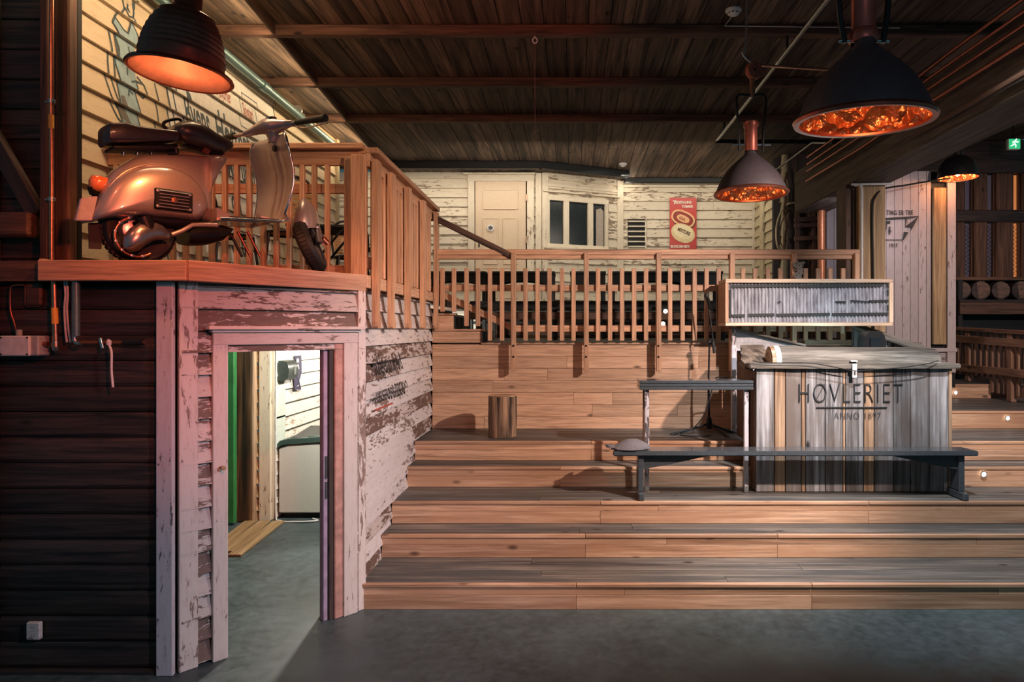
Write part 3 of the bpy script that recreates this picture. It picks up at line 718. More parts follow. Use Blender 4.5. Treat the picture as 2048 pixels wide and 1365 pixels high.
# white boards seen left of the post
wz = struct('wall_right_rear', (3.7, 9.6, 1.9), 'narrow strip of white vertical boards behind the balustrade')
for i in range(8):
    x = at(1653, 0, 9.65).x+i*.105; bar('board', (x+.05, 9.65, 1.93), (x+.05, 9.65, 3.95), .10, .025, M_logo, wz, up=(0, 1, 0), bev=.003)
# dark wall + windows far right
wd = struct('wall_far_right', (6, 10.5, 1.3), 'dark timber wall with tall narrow windows at the right edge')
for (a, b) in ((1906, 1929), (1947, 1974), (1991, 2026), (2042, 2100), (2102, 2160)):
    xa, xb = at(a, 0, 10.5).x, at(b, 0, 10.5).x
    bar('wall_post', ((xa+xb)/2, 10.55, 2.80), ((xa+xb)/2, 10.55, 4.95), xb-xa, .16, M_darkbrown, wd, up=(0, 1, 0))
for (z0, z1, m) in ((3.70, 3.88, M_dark), (2.68, 2.86, M_darkbrown), (4.45, 4.95, M_dark)):
    bar('wall_beam', (5.0, 10.47, (z0+z1)/2), (8.2, 10.47, (z0+z1)/2), .12, z1-z0, m, wd)
box('wall_base', (6.6, 10.72, 1.95), (3.3, .08, 1.6), M_dark, wd)
box('wall_beyond', (6.9, 11.6, 3.2), (7.0, .08, 4.0), plain('dusk_boards', (.05, .045, .05), .8), wd)
for n, (a, b, hot) in enumerate(((1929, 1947, 0), (1974, 1991, 0), (2026, 2042, 1))):
    xa, xb = at(a, 0, 10.5).x, at(b, 0, 10.5).x
    w_ = struct('window_%d' % (n+2), ((xa+xb)/2, 10.5, 2.9), ['tall narrow wired window beside the pale board wall', 'tall narrow window in the middle of the dark wall', 'tall narrow window glowing orange at the right edge'][n])
    m = plain('window_glow', (.5, .2, .08), .4, emit=(1, .34, .10), es=.42) if hot else plain('window_dim', (.06, .065, .08), .2, emit=(.30, .22, .30), es=.10)
    box('window_pane', ((xa+xb)/2, 10.60, 3.28), (xb-xa, .012, .84), m, w_, bev=0)
    box('window_pane', ((xa+xb)/2, 10.60, 4.16), (xb-xa, .012, .58), m, w_, bev=0)
    for xx in (xa+.012, xb-.012): bar('window_stile', (xx, 10.55, 2.86), (xx, 10.55, 4.45), .022, .05, M_darkbrown, w_, up=(0, 1, 0))
    bmw = bmesh.new()
    W_ = xb-xa
    ln = []
    for k in range(-3, 16):
        z = k*.065; ln.append([(0, max(0, z)), (W_, min(.84, z+.13))] if 0 <= z <= .75 else [(0, 0), (0.001, 0)]); ln.append([(0, min(.84, z+.13)), (W_, z)] if 0 <= z <= .75 else [(0, 0), (.001, 0)])
    lay('wire_mesh', stroke_bm(ln, .005, .001), (xa, 10.575, 2.86), (1, 0, 0), (0, -1, 0), M_iron, w_)
# stacked logs on the dark wall
for k, (px, r, lb) in enumerate(((1924, .132, 'leftmost round log end in the dark log rack'), (1962, .138, 'second round log end in the dark log rack'), (2002, .132, 'third round log end in the dark log rack'), (2043, .138, 'round log end at the right edge of the dark log rack'))):
    t = thing('stacked_log', lb, 'log', at(px, 581, 10.05), 'log ends in the rack')
    tube('log_bark', [at(px, 581, 10.0), at(px, 581, 10.0)+Vector((.02, .42, 0))], [r, r*.95], M_dark, t, 14)
    tube('log_end', [at(px, 580, 9.99), at(px, 580, 10.0)+Vector((0, .01, 0))], r*.88, M_darkbrown, t, 14)
rk = thing('log_rack', 'dark plank rack holding short logs below the tall windows', 'rack', (6.6, 10, 1.335))
bar('rack_shelf', (5.62, 10.15, 2.465), (7.9, 10.15, 2.465), .5, .05, M_dark, rk)
bar('rack_front', (5.62, 9.92, 2.36), (7.9, 9.92, 2.36), .05, .17, M_darkbrown, rk)
bar('rack_top', (5.62, 10.2, 2.80), (7.9, 10.2, 2.80), .42, .05, M_darkbrown, rk)
bar('rack_panel', (5.62, 10.35, 1.82), (7.9, 10.35, 1.82), .05, .92, M_black, rk)
for xx in (5.66, 6.9, 7.86): bar('rack_upright', (xx, 10.1, 1.335), (xx, 10.1, 2.78), .07, .3, M_black, rk, up=(0, 1, 0))
# fence at right, runs towards the camera
fr_ = thing('stair_fence', 'brown slatted fence along the upper steps at the right edge', 'fence', (5.48, 9, 1.15))
def fp(D, z): return (5.47, D, z)
def ftop(D): return 2.07-(9.8-D)*.035
bar('top_rail', fp(9.85, ftop(9.85)), fp(7.9, ftop(7.9)), .12, .045, M_fence, fr_)
bar('side_rail', (5.42, 9.85, ftop(9.85)-.14), (5.42, 7.9, ftop(7.9)-.13), .035, .10, M_fence, fr_)
bar('side_rail', (5.42, 9.85, 1.52), (5.42, 7.9, 1.52), .035, .10, M_fence, fr_)
D = 9.8; i = 0
while D > 7.9:
    zb_ = 1.36 if D > 8.98 else 1.17
    if i % 7 == 3: bar('fence_post', (5.47, D, zb_-.02), (5.47, D, ftop(D)-.02), .07, .10, M_fence, fr_, up=(0, 1, 0))
    else: bar('slat', (5.475, D, zb_+.06), (5.475, D, ftop(D)-.03), .045, .045, M_fence, fr_, up=(0, 1, 0))
    D -= .13; i += 1
# dome lamp far right -----------------------------------------------------
def shade(name, lb, c, rim, prof, innerprof, mat_out, tilt=(0, 0), extra=None, power=8, color=(1, .42, .16)):
    R = Matrix.Rotation(tilt[0], 4, 'X') @ Matrix.Rotation(tilt[1], 4, 'Y')
    t = thing(name, lb, 'lamp', c)
    lathe('shade', prof, c, mat_out, t, R, 48)
    lathe('shade_lining', innerprof, c, M_hammer, t, R, 48)
    lathe('rim', [(rim-.012, 0), (rim-.012, -.012), (rim+.012, -.014), (rim+.018, 0), (rim+.008, .012), (rim-.012, 0)], c, M_copdark, t, R, 48)
    bz = innerprof[0][1]*.5+innerprof[-1][1]*.5
    bp = Vector(c)+(R @ Vector((0, 0, bz*1.15)))
    lathe('bulb', [(0, -.06), (.035, -.045), (.045, -.01), (.035, .03), (.02, .06), (.02, .09)], bp, plain('bulb_glow', (1, .5, .2), .3, emit=color, es=2.0), t, R, 16)
    light('bulb_light', 'POINT', bp+Vector((0, 0, -.10)), power, color, size=.05)
    return t, R
def hammer():
    m, nt, b = new_mat('hammered_copper_lining'); v = coords(nt, (1, 1, 1))
    n0 = nd(nt, 'ShaderNodeTexNoise'); n0.inputs['Scale'].default_value = 9; n0.inputs['Detail'].default_value = 3; nt.links.new(v, n0.inputs['Vector'])
    vo = nd(nt, 'ShaderNodeTexVoronoi'); vo.inputs['Scale'].default_value = 16; nt.links.new(mixc(nt, .12, v, n0.outputs['Color']), vo.inputs['Vector'])
    c = ramp(nt, n0.outputs['Fac'], [(.35, (.55, .18, .09)), (.65, (.95, .45, .22))]); nt.links.new(c, b.inputs['Base Color'])
    b.inputs['Metallic'].default_value = .85; b.inputs['Roughness'].default_value = .34; bump(nt, b, vo.outputs['Distance'], .9, .05); return m
M_hammer = hammer(); M_copdark = plain('dark_copper', (.36, .12, .08), .32, .9)
M_shade = plain('brown_black_enamel', (.045, .035, .04), .55, 0, coat=.2); M_shadered = plain('dark_red_copper', (.34, .09, .06), .40, .5)
# big bell shade, right
def bell(s, neck=.45):
    o = [(.046, .46), (.052, .43), (.066, .405), (.105, .368), (.165, .305), (.222, .232), (.266, .155), (.297, .075), (.314, .02), (.318, .0)]
    return [(r*s, z*s) for r, z in o]
def bell_in(s): return [(.312*s, .002*s), (.291*s, .073*s), (.260*s, .150*s), (.215*s, .226*s), (.14*s, .30*s), (0, .36*s)]
c2 = at(1727, 240, 3.2)
l2, R2 = shade('pendant_lamp', 'large bell-shaped pendant lamp with glowing hammered copper lining, upper right', c2, .300, [(r, z*.85) for r, z in bell(.945)], [(r, z*.85) for r, z in bell_in(.945)], M_shade, (math.radians(3), 0), power=2.2)
lathe('neck_collar', [(.058, 0), (.066, .01), (.066, .05), (.056, .06)], c2+Vector((0, .0, .36)), M_shadered, l2)
lathe('neck_tube', [(.054, 0), (.054, .26), (.064, .27), (.064, .31), (.04, .32)], c2+Vector((0, 0, .38)), M_shadered, l2)
tube('hanger_bracket', smoothpath([c2+Vector((-.09, 0, .36)), c2+Vector((-.115, 0, .55)), c2+Vector((-.12, 0, 1.0)), c2+Vector((0, 0, 1.06))], 4), .014, M_iron, l2)
tube('hanger_bracket', smoothpath([c2+Vector((.09, 0, .36)), c2+Vector((.115, 0, .55)), c2+Vector((.12, 0, 1.0)), c2+Vector((0, 0, 1.06))], 4), .014, M_iron, l2)
tube('wing_screw', [c2+Vector((-.12, 0, .37)), c2+Vector((.12, 0, .37))], .008, M_chrome, l2)
tube('hanging_chain', [c2+Vector((0, 0, 1.05)), (c2.x, c2.y, H)], .010, M_iron, l2)
# lamp 3
c3 = at(1502, 387, 5.86)
l3, R3 = shade('pendant_lamp', 'smaller-looking bell pendant lamp hanging from a rope pulley before the poster', c3, .300, [(r, z*.85) for r, z in bell(.945)], [(r, z*.85) for r, z in bell_in(.945)], M_shade, (math.radians(-1.5), 0), power=1.6)
lathe('neck_tube', [(.054, 0), (.054, .20), (.064, .21), (.064, .25), (.04, .26)], c3+Vector((0, 0, .36)), M_shadered, l3)
for s in (-1, 1): tube('hanger_bracket', smoothpath([c3+Vector((.10*s, 0, .36)), c3+Vector((.11*s, 0, .60)), c3+Vector((.12*s, 0, .83)), c3+Vector((0, 0, .84))], 4), .012, M_iron, l3)
tube('wing_screw', [c3+Vector((-.16, 0, .42)), c3+Vector((.17, 0, .42))], .010, M_chrome, l3)
pu = at(1508, 142, 5.86)
py_ = thing('rope_pulley', 'red-painted wooden pulley block on a hook below the ceiling', 'pulley', pu)
lathe('pulley_disc', [(0, -.028), (.066, -.028), (.074, -.02), (.074, .02), (.066, .028), (0, .028)], pu, plain('red_pulley', (.42, .10, .06), .5), py_, Matrix.Rotation(PI/2, 4, 'X')@Matrix.Rotation(.25, 4, 'Y'), 24)
tube('axle_pin', [pu+Vector((0, -.035, 0)), pu+Vector((0, .035, 0))], .01, M_iron, py_)
tube('hook', smoothpath([pu+Vector((-.02, 0, .07)), pu+Vector((-.06, 0, .10)), pu+Vector((-.10, 0, .16)), pu+Vector((-.07, 0, .22)), Vector((pu.x-.06, pu.y, H))], 5), .008, M_steel, py_)
rp = thing('twisted_rope', 'short twisted rope between the red pulley and the lamp below', 'rope', c3+Vector((0, 0, .84)))
z0_, z1_ = c3.z+.84, pu.z-.05
for ph in (0, PI):
    pts = [(pu.x-.015+.013*math.cos(ph+k*.9), pu.y+.013*math.sin(ph+k*.9), z0_+(z1_-z0_)*k/40) for k in range(41)]
    tube('rope_strand', pts, .012, plain('rope_brown', (.24, .11, .06), .9), rp, 6)
# copper bell with ribs, left
c1 = at(361, 152, 3.55)
RZ = .80
ribs = [(.245, 0), (.238, .012), (.205, .04), (.20, .10)]
for k in range(8):
    z = .115+.0375*k; r = .202*math.sqrt(max(0.05, 1-((z-.05)/.43)**2.0)); ribs += [(r+.004, z), (r+.002, z+.014), (r-.008, z+.022)]
ribs += [(.085, .42), (.066, .46), (.062, .56), (.075, .57), (.075, .60), (.058, .61), (.055, .80)]
t1 = thing('pendant_lamp', 'ribbed dark copper bell lamp with glowing lining hanging above the scooter', 'lamp', c1)
ribs = [(r, z*RZ) for r, z in ribs]
R1 = Matrix.Rotation(math.radians(5), 4, 'Y') @ Matrix.Rotation(math.radians(-2), 4, 'X')
lathe('shade', ribs, c1, M_shadered, t1, R1, 48)
lathe('shade_lining', [(.232, .005), (.20, .028), (.192, .07), (.165, .15), (.12, .22), (0, .27)], c1, plain('copper_lining_glow', (.70, .30, .17), .5, .35, nscale=14), t1, R1, 48)
lathe('rim', [(.245, 0), (.252, .008), (.246, .02), (.236, .014), (.232, .004), (.245, 0)], c1, M_copdark, t1, R1, 48)
lathe('bulb', [(0, 0), (.035, .015), (.045, .05), (.035, .09), (.02, .12), (.02, .13)], c1+Vector((0, 0, .10)), plain('warm_bulb', (1, .5, .2), .3, emit=(1, .55, .3), es=1.3), t1, R1, 16)
light('bulb_light', 'POINT', c1+Vector((0, 0, .02)), 2.2, (1, .40, .20), size=.04)
light('bulb_down_light', 'SPOT', c1+Vector((0, 0, .01)), 30, (1, .34, .10), c1+Vector((-.05, .1, -1)), .05, spot=140, blend=.3)
lathe('terminal_cap', [(.055, 0), (.075, .02), (.08, .10), (.07, .16), (.05, .2), (0, .22)], c1+Vector((.02, 0, .46)), M_iron, t1)
tube('hanging_rod', [c1+Vector((.02, 0, .66)), (c1.x+.02, c1.y, H)], .012, M_iron, t1)
tube('supply_cable', smoothpath([c1+Vector((-.04, 0, .52)), c1+Vector((-.12, 0, .50)), c1+Vector((-.18, .05, .75)), Vector((c1.x-.2, c1.y+.1, H))], 5), .008, M_rubber, t1)
# dome lamp
c4 = at(1915, 357, 8.5)
t4 = thing('dome_lamp', 'small black dome lamp with orange glowing inside, far right under the beam', 'lamp', c4)
lathe('shade', [(.232, 0), (.222, .09), (.19, .18), (.13, .25), (.05, .285), (.05, .34), (0, .34)], c4, M_iron, t4, n=40)
lathe('shade_lining', [(.228, .004), (.215, .09), (.18, .175), (.12, .24), (0, .27)], c4, M_hammer, t4, n=40)
lathe('bulb', [(0, -.02), (.03, 0), (.035, .03), (.02, .08)], c4+Vector((0, 0, .04)), bpy.data.materials['warm_bulb'], t4, n=14)
light('bulb_light', 'POINT', c4+Vector((0, 0, -.03)), 9, (1, .42, .16), size=.04)
tube('hanging_rod', [c4+Vector((0, 0, .33)), (c4.x, c4.y, H)], .01, M_iron, t4)
# pipes & cables along the beam
pg = 'brown pipes along the heavy beam'
for k, (dx, z, r, lb) in enumerate(((-.02, 4.30, .016, 'topmost thin brown pipe along the heavy beam'), (-.02, 4.21, .014, 'second thin brown pipe from the top along the heavy beam'), (-.02, 4.12, .014, 'third thin brown pipe from the top along the heavy beam'), (-.03, 3.99, .018, 'lowest and thickest brown pipe along the heavy beam'))):
    o = tube('beam_pipe', [(3.08+dx, 2.2, z), (3.08+dx, 5.5+k*.3, z), (3.08+dx, 6.3+k*.3, z-.02), (3.08+dx, 8.9, z)], r, M_copdark, None, 8); tag(o, lb, 'pipe', pg)
cp_ = thing('ceiling_conduit', 'long grey conduit under the ceiling ending at a black crossbar', 'conduit', (2.04, 7, 4.7))
tube('conduit_pipe', [(2.055, 4.2, 4.70), (2.02, 9.54, 4.70)], .022, M_steel, cp_)
for D_ in (5.2, 6.5, 7.85, 9.2): tube('pipe_hanger', [(2.045, D_, 4.70), (2.045, D_, 4.86)], .012, M_iron, cp_, 8)
tube('crossbar', [at(1432, 283, 9.54), at(1700, 284, 9.54)], .028, M_iron, cp_)
o = tube('copper_branch_pipe', [at(1520, 131, 6.44), at(1625, 138, 6.44), at(2060, 160, 6.44)], .012, M_copper, None); tag(o, 'thin straight copper pipe crossing below the ceiling beside the pulley', 'pipe')
o = tube('diagonal_conduit', [at(1545, 345, 9.9), at(1625, 285, 9.0), (3.10, 8.2, 4.30)], .016, M_steel, None); tag(o, 'short slanting steel conduit behind the rope-hung pendant lamp', 'conduit')
# smoke detectors
for (px, py, D_, lb) in ((1467, 16, 6.18, 'round white smoke detector on the near ceiling boards'), (1246, 329, 11.9, 'distant round white smoke detector above the bay corner')):
    p = at(px, py, D_); p.z = H
    t = thing('smoke_detector', lb, 'detector', p, 'white smoke detectors')
    lathe('detector_base', [(.072, 0), (.074, -.012), (.068, -.022)], p, M_whitepl, t, n=32)
    lathe('detector_dome', [(.068, -.020), (.058, -.036), (.036, -.050), (.014, -.058), (0, -.058)], p, M_whitepl, t, n=32)
    for a in range(10):
        q = a*PI/5; box('vent_slot', p+Vector((math.cos(q)*.056, math.sin(q)*.056, -.038)), (.006, .022, .005), M_iron, t, Matrix.Rotation(q, 4, 'Z'), bev=0)
o = tube('detector_wire', [at(1466, 30, 6.22), at(1449, 52, 6.43), at(1600, 54, 6.44), at(1800, 56, 6.44)], .004, M_whitepl, None, 6); tag(o, 'thin white wire from the smoke detector along the joist', 'wire')
# eye hook and cord
eh = thing('ceiling_hook', 'small pale screw eye under the first joist holding a long cord', 'hook', at(1070, 78, 6.5))
tube('eye_ring', [at(1070, 81, 6.5)+Vector((.022*math.cos(a), 0, .026*math.sin(a))) for a in [i*PI/8 for i in range(16)]], .006, M_whitepl, eh, 8, closed=True)
tube('hook_shank', [at(1070, 76, 6.5), at(1070, 64, 6.5)], .006, M_whitepl, eh, 8)
cdp = tube('hanging_cord', [at(1070, 86, 6.5), at(1070, 268, 6.5)], .003, plain('dull_cord', (.2, .1, .09), .8), eh, 6)
# exit sign
ex = thing('exit_sign', 'small green lit emergency exit sign with a running figure, top right', 'sign', at(2029, 288, 9.6))
ep = at(2029, 288, 9.6)
box('sign_case', ep+Vector((0, .03, 0)), (.17, .06, .15), M_whitepl, ex, bev=.006)
box('sign_face', ep+Vector((0, -.004, 0)), (.155, .006, .135), plain('exit_green', (.02, .42, .16), .4, emit=(.04, .62, .24), es=.8), ex, bev=0)
xf = [[(.05, .055), (.062, .067)], [(.045, .045), (.03, .0)], [(.03, 0), (.05, -.02), (.045, -.05)], [(.03, 0), (.0, -.02), (-.03, -.03)], [(.045, .04), (.07, .02), (.09, .03)], [(.045, .04), (.01, .03), (.0, .01)]]
lay('running_figure', stroke_bm([[(a*.9-.02, b) for a, b in l] for l in xf], .016, .001), ep+Vector((-.01, -.008, 0)), (1, 0, 0), (0, -1, 0), plain('exit_white', (.8, .9, .85), .4, emit=(.8, 1, .9), es=1.0), ex)
tube('sign_hanger', [ep+Vector((0, .03, .07)), (ep.x, ep.y+.03, H)], .008, M_iron, ex)

# ================================================================== BALUSTRADE
BD = 7.47
bl = thing('balustrade', 'long pine balustrade with bolted posts along the raised deck', 'railing', (1, BD, DECK))
bar('top_rail', at(867, 505.5, BD), at(1716, 505.5, BD), .10, .060, M_pine_x, bl, bev=.006)
bar('top_rail_board', at(867, 515, BD), at(1716, 515, BD), .06, .045, M_pine_x, bl, bev=.004)
posts = [1027, 1172.5, 1317, 1463.5, 1587, 1712]
for p in posts:
    x = fx(p, BD-.04); o = bar('post', (x, BD-.04, 1.60), (x, BD-.04, 2.885), .054, .075, M_pine_x, bl, up=(0, 1, 0), bev=.006)
    for py in (692, 714): lathe('bolt_head', [(.011, 0), (.011, .006), (0, .008)], at(p, py, BD-.08), M_iron, bl, RX, 10)
bals = [(885, 624), (908, 624), (933, 653), (956, 653), (980, 682), (1004, 682)]+[(x, 682) for x in (1051, 1075, 1099, 1124, 1147, 1196, 1220, 1244, 1268, 1292, 1340, 1365, 1389, 1413, 1437, 1486, 1510, 1535.5, 1560.5, 1611, 1636, 1660, 1686)]
for px, yb in bals:
    x = fx(px, BD); bar('baluster', (x, BD, at(0, yb, BD).z), (x, BD, at(0, 537, BD).z), .048, .030, M_pine_x, bl, up=(0, 1, 0), bev=.004)
bar('mid_rail', at(867, 576.5, BD+.035), at(1716, 576.5, BD+.035), .03, .070, M_pine_x, bl)
bar('lower_rail', at(1027, 657.5, BD+.035), at(1716, 657.5, BD+.035), .03, .070, M_pine_x, bl)
bar('sloping_rail', at(862, 578, BD+.05), at(1024, 656, BD+.05), .03, .070, M_pine_x, bl)
hr = bar('sloping_handrail', at(857, 430, BD-.02), at(1024, 513, BD-.02), .07, .065, M_joist, bl, bev=.008)
# side railing above the step wall
sr = thing('balcony_side_railing', 'orange pine railing along the balcony edge above the lettered wall', 'railing', (-1.5, 6.3, BALC))
SX = -1.53
bar('top_rail', (SX+.02, 5.13, 3.40), (SX+.02, 7.52, 3.37), .10, .045, M_pine_x, sr, bev=.006)
bar('top_rail_board', (SX-.01, 5.13, 3.33), (SX-.01, 7.52, 3.30), .035, .11, M_pine_x, sr)
ogee = [(-.055, 0), (.03, 0), (.045, .012), (.055, .05), (.055, 1.27), (-.055, 1.27), (-.055, .42), (-.03, .30), (-.012, .2), (-.028, .1), (-.055, .05)]
for k, D_ in enumerate((5.17, 5.60, 6.16, 6.78, 7.44)):
    pts = [(SX+.025, D_-a, 2.06+b) for a, b in ogee]; plate('post', pts, (.042, 0, 0), M_pine_z, sr)
D_ = 5.30
while D_ < 7.40:
    bar('baluster', (SX-.012, D_, 2.46), (SX-.012, D_, 3.28), .045, .05, M_pine_x, sr, bev=.004)
    D_ += .118
bar('bottom_rail', (SX-.03, 5.13, 2.56), (SX-.03, 7.5, 2.56), .03, .09, M_pine_x, sr)
bar('corner_post', (SX-.08, 5.15, 2.34), (SX-.08, 5.15, 3.37), .12, .045, M_pine_x, sr, bev=.006, up=(0, 1, 0))
# front railing behind scooter
frl = thing('balcony_front_railing', 'pine railing of square slats directly behind the scooter', 'railing', (-2.5, 5.25, BALC))
RD = 5.27
bar('top_rail', (-3.58, RD-.02, 3.455), (-1.60, RD-.02, 3.455), .10, .045, M_pine_x, frl, bev=.006)
bar('top_rail_board', (-3.58, RD, 3.375), (-1.60, RD, 3.375), .035, .115, M_pine_x, frl)
for z in (3.145, 2.515): bar('slat_rail', (-3.58, RD+.035, z), (-1.66, RD+.035, z), .03, .075, M_pine_x, frl)
pxs = [683, 655, 629, 605, 579, 553, 527, 499, 474, 450, 424, 398, 372, 346, 318, 290, 262, 234, 206]
for px in pxs[1:]:
    x = fx(px, RD); bar('slat', (x, RD, BALC+.002), (x, RD, 3.32), .034, .045, M_pine_x, frl, up=(0, 1, 0), bev=.004)
bar('post', (fx(698, RD-.03), RD-.03, BALC), (fx(698, RD-.03), RD-.03, 3.38), .06, .06, M_pine_x, frl, up=(0, 1, 0), bev=.006)

# ================================================================== COUNTER
BY = 6.20; z3 = RISE*3
ct = thing('plank_counter', 'grey weathered plank counter with black painted lettering and live-edge top', 'counter', (2.5, 6.5, z3))
bx = [1512, 1548.6, 1571, 1603, 1611, 1651, 1686, 1691, 1728, 1748.6, 1786.7, 1821, 1859, 1899]
mats = [M_grey, M_tan, M_grey, M_tan, M_grey, M_grey, M_tan, M_grey, M_tan, M_grey, M_grey, M_grey, M_grey]
ZT = 1.700
for i, m in enumerate(mats):
    a, b = fx(bx[i], BY), fx(bx[i+1], BY)
    bar('plank', ((a+b)/2, BY+.012+random.uniform(-.004, .004), z3+.004), ((a+b)/2, BY+.012, ZT), b-a-.006, .026, m, ct, up=(0, 1, 0), bev=.004)
XB0, XB1 = fx(1512, BY), fx(1902, BY)
bar('end_trim', (XB1-.012, BY+.01, z3+.004), (XB1-.012, BY+.01, ZT), .03, .05, M_tan, ct, up=(0, 1, 0))
box('counter_carcass', ((XB0+XB1)/2, BY+.10, (z3+ZT)/2+.10), (XB1-XB0-.04, .12, ZT-z3-.22), M_black, ct)
n = 9
for i in range(n):   # left side boards
    y = BY+.03+i*.078; top = 1.70 if i < 2 else 1.70+(i-1)*.024
    bar('side_plank', (XB0+.012, y+.04, .98 if y > 6.63 else .77 if y > 6.33 else z3+.004), (XB0+.012, y+.04, top-.03), .073, .024, M_darkbrown, ct, up=(1, 0, 0))
bar('side_plank', (XB1-.014, 6.55, .99), (XB1-.014, 6.55, 1.69), .60, .024, M_grey, ct, up=(1, 0, 0))
# live edge top
tp_ = []
xs = [XB0-.07+(XB1-XB0+.13)*k/14 for k in range(15)]
front = [(x, BY-.055+random.uniform(-.008, .008)) for x in xs]
plate('counter_top', [(x, y, ZT) for x, y in front]+[(XB1+.06, BY+.38, ZT), (XB0-.07, BY+.38, ZT)], (0, 0, .045), M_log, ct, bev=.008)
rp_ = []
L0, L1 = Vector((XB0-.09, BY+.10, 1.735)), Vector((fx(1478, 6.95), 6.95, 1.895))
w_l = [.26, .26, .24, .27, .24, .25, .24]
left_edge, right_edge = [], []
for k in range(7):
    f = k/6; p = L0.lerp(L1, f); p.z += .0+.02*math.sin(f*PI); left_edge.append(p+Vector((random.uniform(-.02, .02), 0, 0))); right_edge.append(p+Vector((w_l[k], 0, .004)))
loft('side_top', [[a, b, b+Vector((0, 0, -.05)), a+Vector((0, 0, -.05))] for a, b in zip(left_edge, right_edge)], M_log_y, ct)
plate('side_fillet', [right_edge[0]+Vector((0, 0, -.01)), right_edge[4]+Vector((0, 0, -.01)), right_edge[4]+Vector((0, 0, -.14)), right_edge[0]+Vector((0, 0, -.05))], (.02, 0, 0), M_darkbrown, ct)
# right inner partition
Ra, Rb = at(1706, 652, 7.40), at(1842, 699, 6.55)
dv = (Rb-Ra); 
for k in range(11):
    p = Ra+dv*((k+.5)/11); bar('partition_board', (p.x, p.y, 1.0), (p.x, p.y, p.z-.03), .10, .03, M_grey, ct, up=(1, .2, 0))
bar('partition_top', Ra+Vector((.04, 0, -.01)), Rb+Vector((.04, 0, -.01)), .17, .04, M_log, ct, bev=.01)
box('inner_shelf', (2.86, 6.85, 1.52), (.7, .5, .03), M_log, ct)
# lettering on the planks
Lo = at(1594, 806, BY-.006)
lay('lettering', font_mesh('HØVLERIET', .262, .655, 0, -.005, .0005, 1.13), (Lo.x, BY-.012, Lo.z), (1, 0, 0), (0, -1, 0), M_ink, ct)
lay('lettering', font_mesh('ANNO 1897', .088, .80, 0, -.0015, .0005, 1.18), (fx(1667, BY), BY-.012, at(0, 838, BY).z), (1, 0, 0), (0, -1, 0), M_ink, ct)
bar('lettering_rule', (fx(1632, BY), BY-.010, at(0, 815.5, BY).z), (fx(1773, BY), BY-.010, at(0, 815.5, BY).z), .004, .012, M_ink, ct, bev=0)
hp = at(1709, 742, BY-.07)
box('hasp', hp, (.042, .012, .125), M_whitepl, ct); box('hasp', hp+Vector((0, .03, .085)), (.06, .06, .012), M_whitepl, ct); box('hasp_slot', hp+Vector((0, -.007, -.02)), (.008, .004, .04), M_iron, ct, bev=0)
# slab log on the counter
sl = thing('half_log', 'long weathered half log with a white-banded end lying on the counter top', 'log', at(1700, 727, 6.28))
def halfring(x, r, rz, y0=6.30):
    return [(x, y0+r*math.cos(a), ZT+.047+rz*max(0, math.sin(a))) for a in [PI*k/10 for k in range(11)]]+[(x, y0-r, ZT+.046), (x, y0+r, ZT+.046)]
xa, xb = fx(1559, 6.25), fx(1873, 6.25)
loft('log_body', [halfring(xa+(xb-xa)*k/10, .135+random.uniform(-.006, .006), .155+random.uniform(-.008, .008)*(k > 0)-.02*(k/10)) for k in range(11)], M_log, sl)
loft('white_band', [halfring(xa-.05, .137, .157), halfring(xa-.003, .138, .158)], M_whitepl, sl)
loft('sawn_end', [halfring(xa-.085, .131, .150), halfring(xa-.051, .132, .152)], M_tan, sl)
cb = thing('counter_cable', 'thin black cable sagging along the front of the counter top', 'cable', at(1512, 724, 6.1))
tube('cable', smoothpath([at(1506, 722, 6.12), at(1530, 726, 6.12), at(1620, 727, 6.10), at(1680, 737, 6.10), at(1707, 742, 6.10), at(1730, 741, 6.10), at(1800, 736, 6.10), at(1850, 729, 6.10), at(1876, 722, 6.12)], 5), .0045, M_rubber, cb, 6)
# dark lantern on inner shelf
ln = thing('work_lamp', 'small black work lamp with a shiny front standing inside the counter', 'lamp', (fx(1744, 6.8), 6.8, 1.54))
lx = fx(1743, 6.8)
loft('lamp_housing', [[(lx+sx_*w, 6.8+sy_*.09, z) for sx_, sy_ in ((-1, -1), (1, -1), (1, 1), (-1, 1))] for w, z in ((.105, 1.86), (.105, 1.93), (.09, 1.99), (.065, 2.025), (.055, 2.03))], M_iron, ln)
box('lamp_glass', (lx, 6.70, 1.915), (.11, .01, .12), M_glass, ln)
loft('lamp_brim', [[(lx+sx_*w, 6.8+sy_*.12, z) for sx_, sy_ in ((-1, -1), (1, -1), (1, 1), (-1, 1))] for w, z in ((.15, 1.845), (.16, 1.862))], M_steel, ln)
box('lamp_stand', (lx, 6.8, 1.70), (.20, .14, .33), plain('pale_cyan_box', (.45, .62, .64), .4), ln)
# white sloped screen behind the counter
sc = thing('white_screen', 'white sloping-topped panel behind the counter beside the microphone stand', 'panel', at(1467, 862, 7.3))
zb0 = .955
bar('panel_post', (fx(1467, 7.28), 7.28, zb0), (fx(1467, 7.28), 7.28, at(0, 657, 7.28).z), .05, .05, M_lilac, sc, up=(0, 1, 0))
for k in range(9):
    za, zb_ = 1.0+k*.13, 1.128+k*.13
    def xr(z): 
        zt0, zt1 = at(0, 659, 7.3).z, at(0, 690, 7.3).z
        return fx(1608, 7.3) if z < zt1 else fx(1608, 7.3)+(z-zt1)/(zt0-zt1)*(fx(1474, 7.3)-fx(1608, 7.3))
    x0 = fx(1472, 7.3)
    za2, zb2 = za, min(zb_, at(0, 660, 7.3).z)
    if zb2 <= za2: break
    plate('panel_board', [(x0, 7.30, za2), (xr(za2), 7.30, za2), (xr(zb2), 7.30, zb2), (x0, 7.30, zb2)], (0, .02, 0), plain('panel_white', (.56, .54, .58), .5), sc)
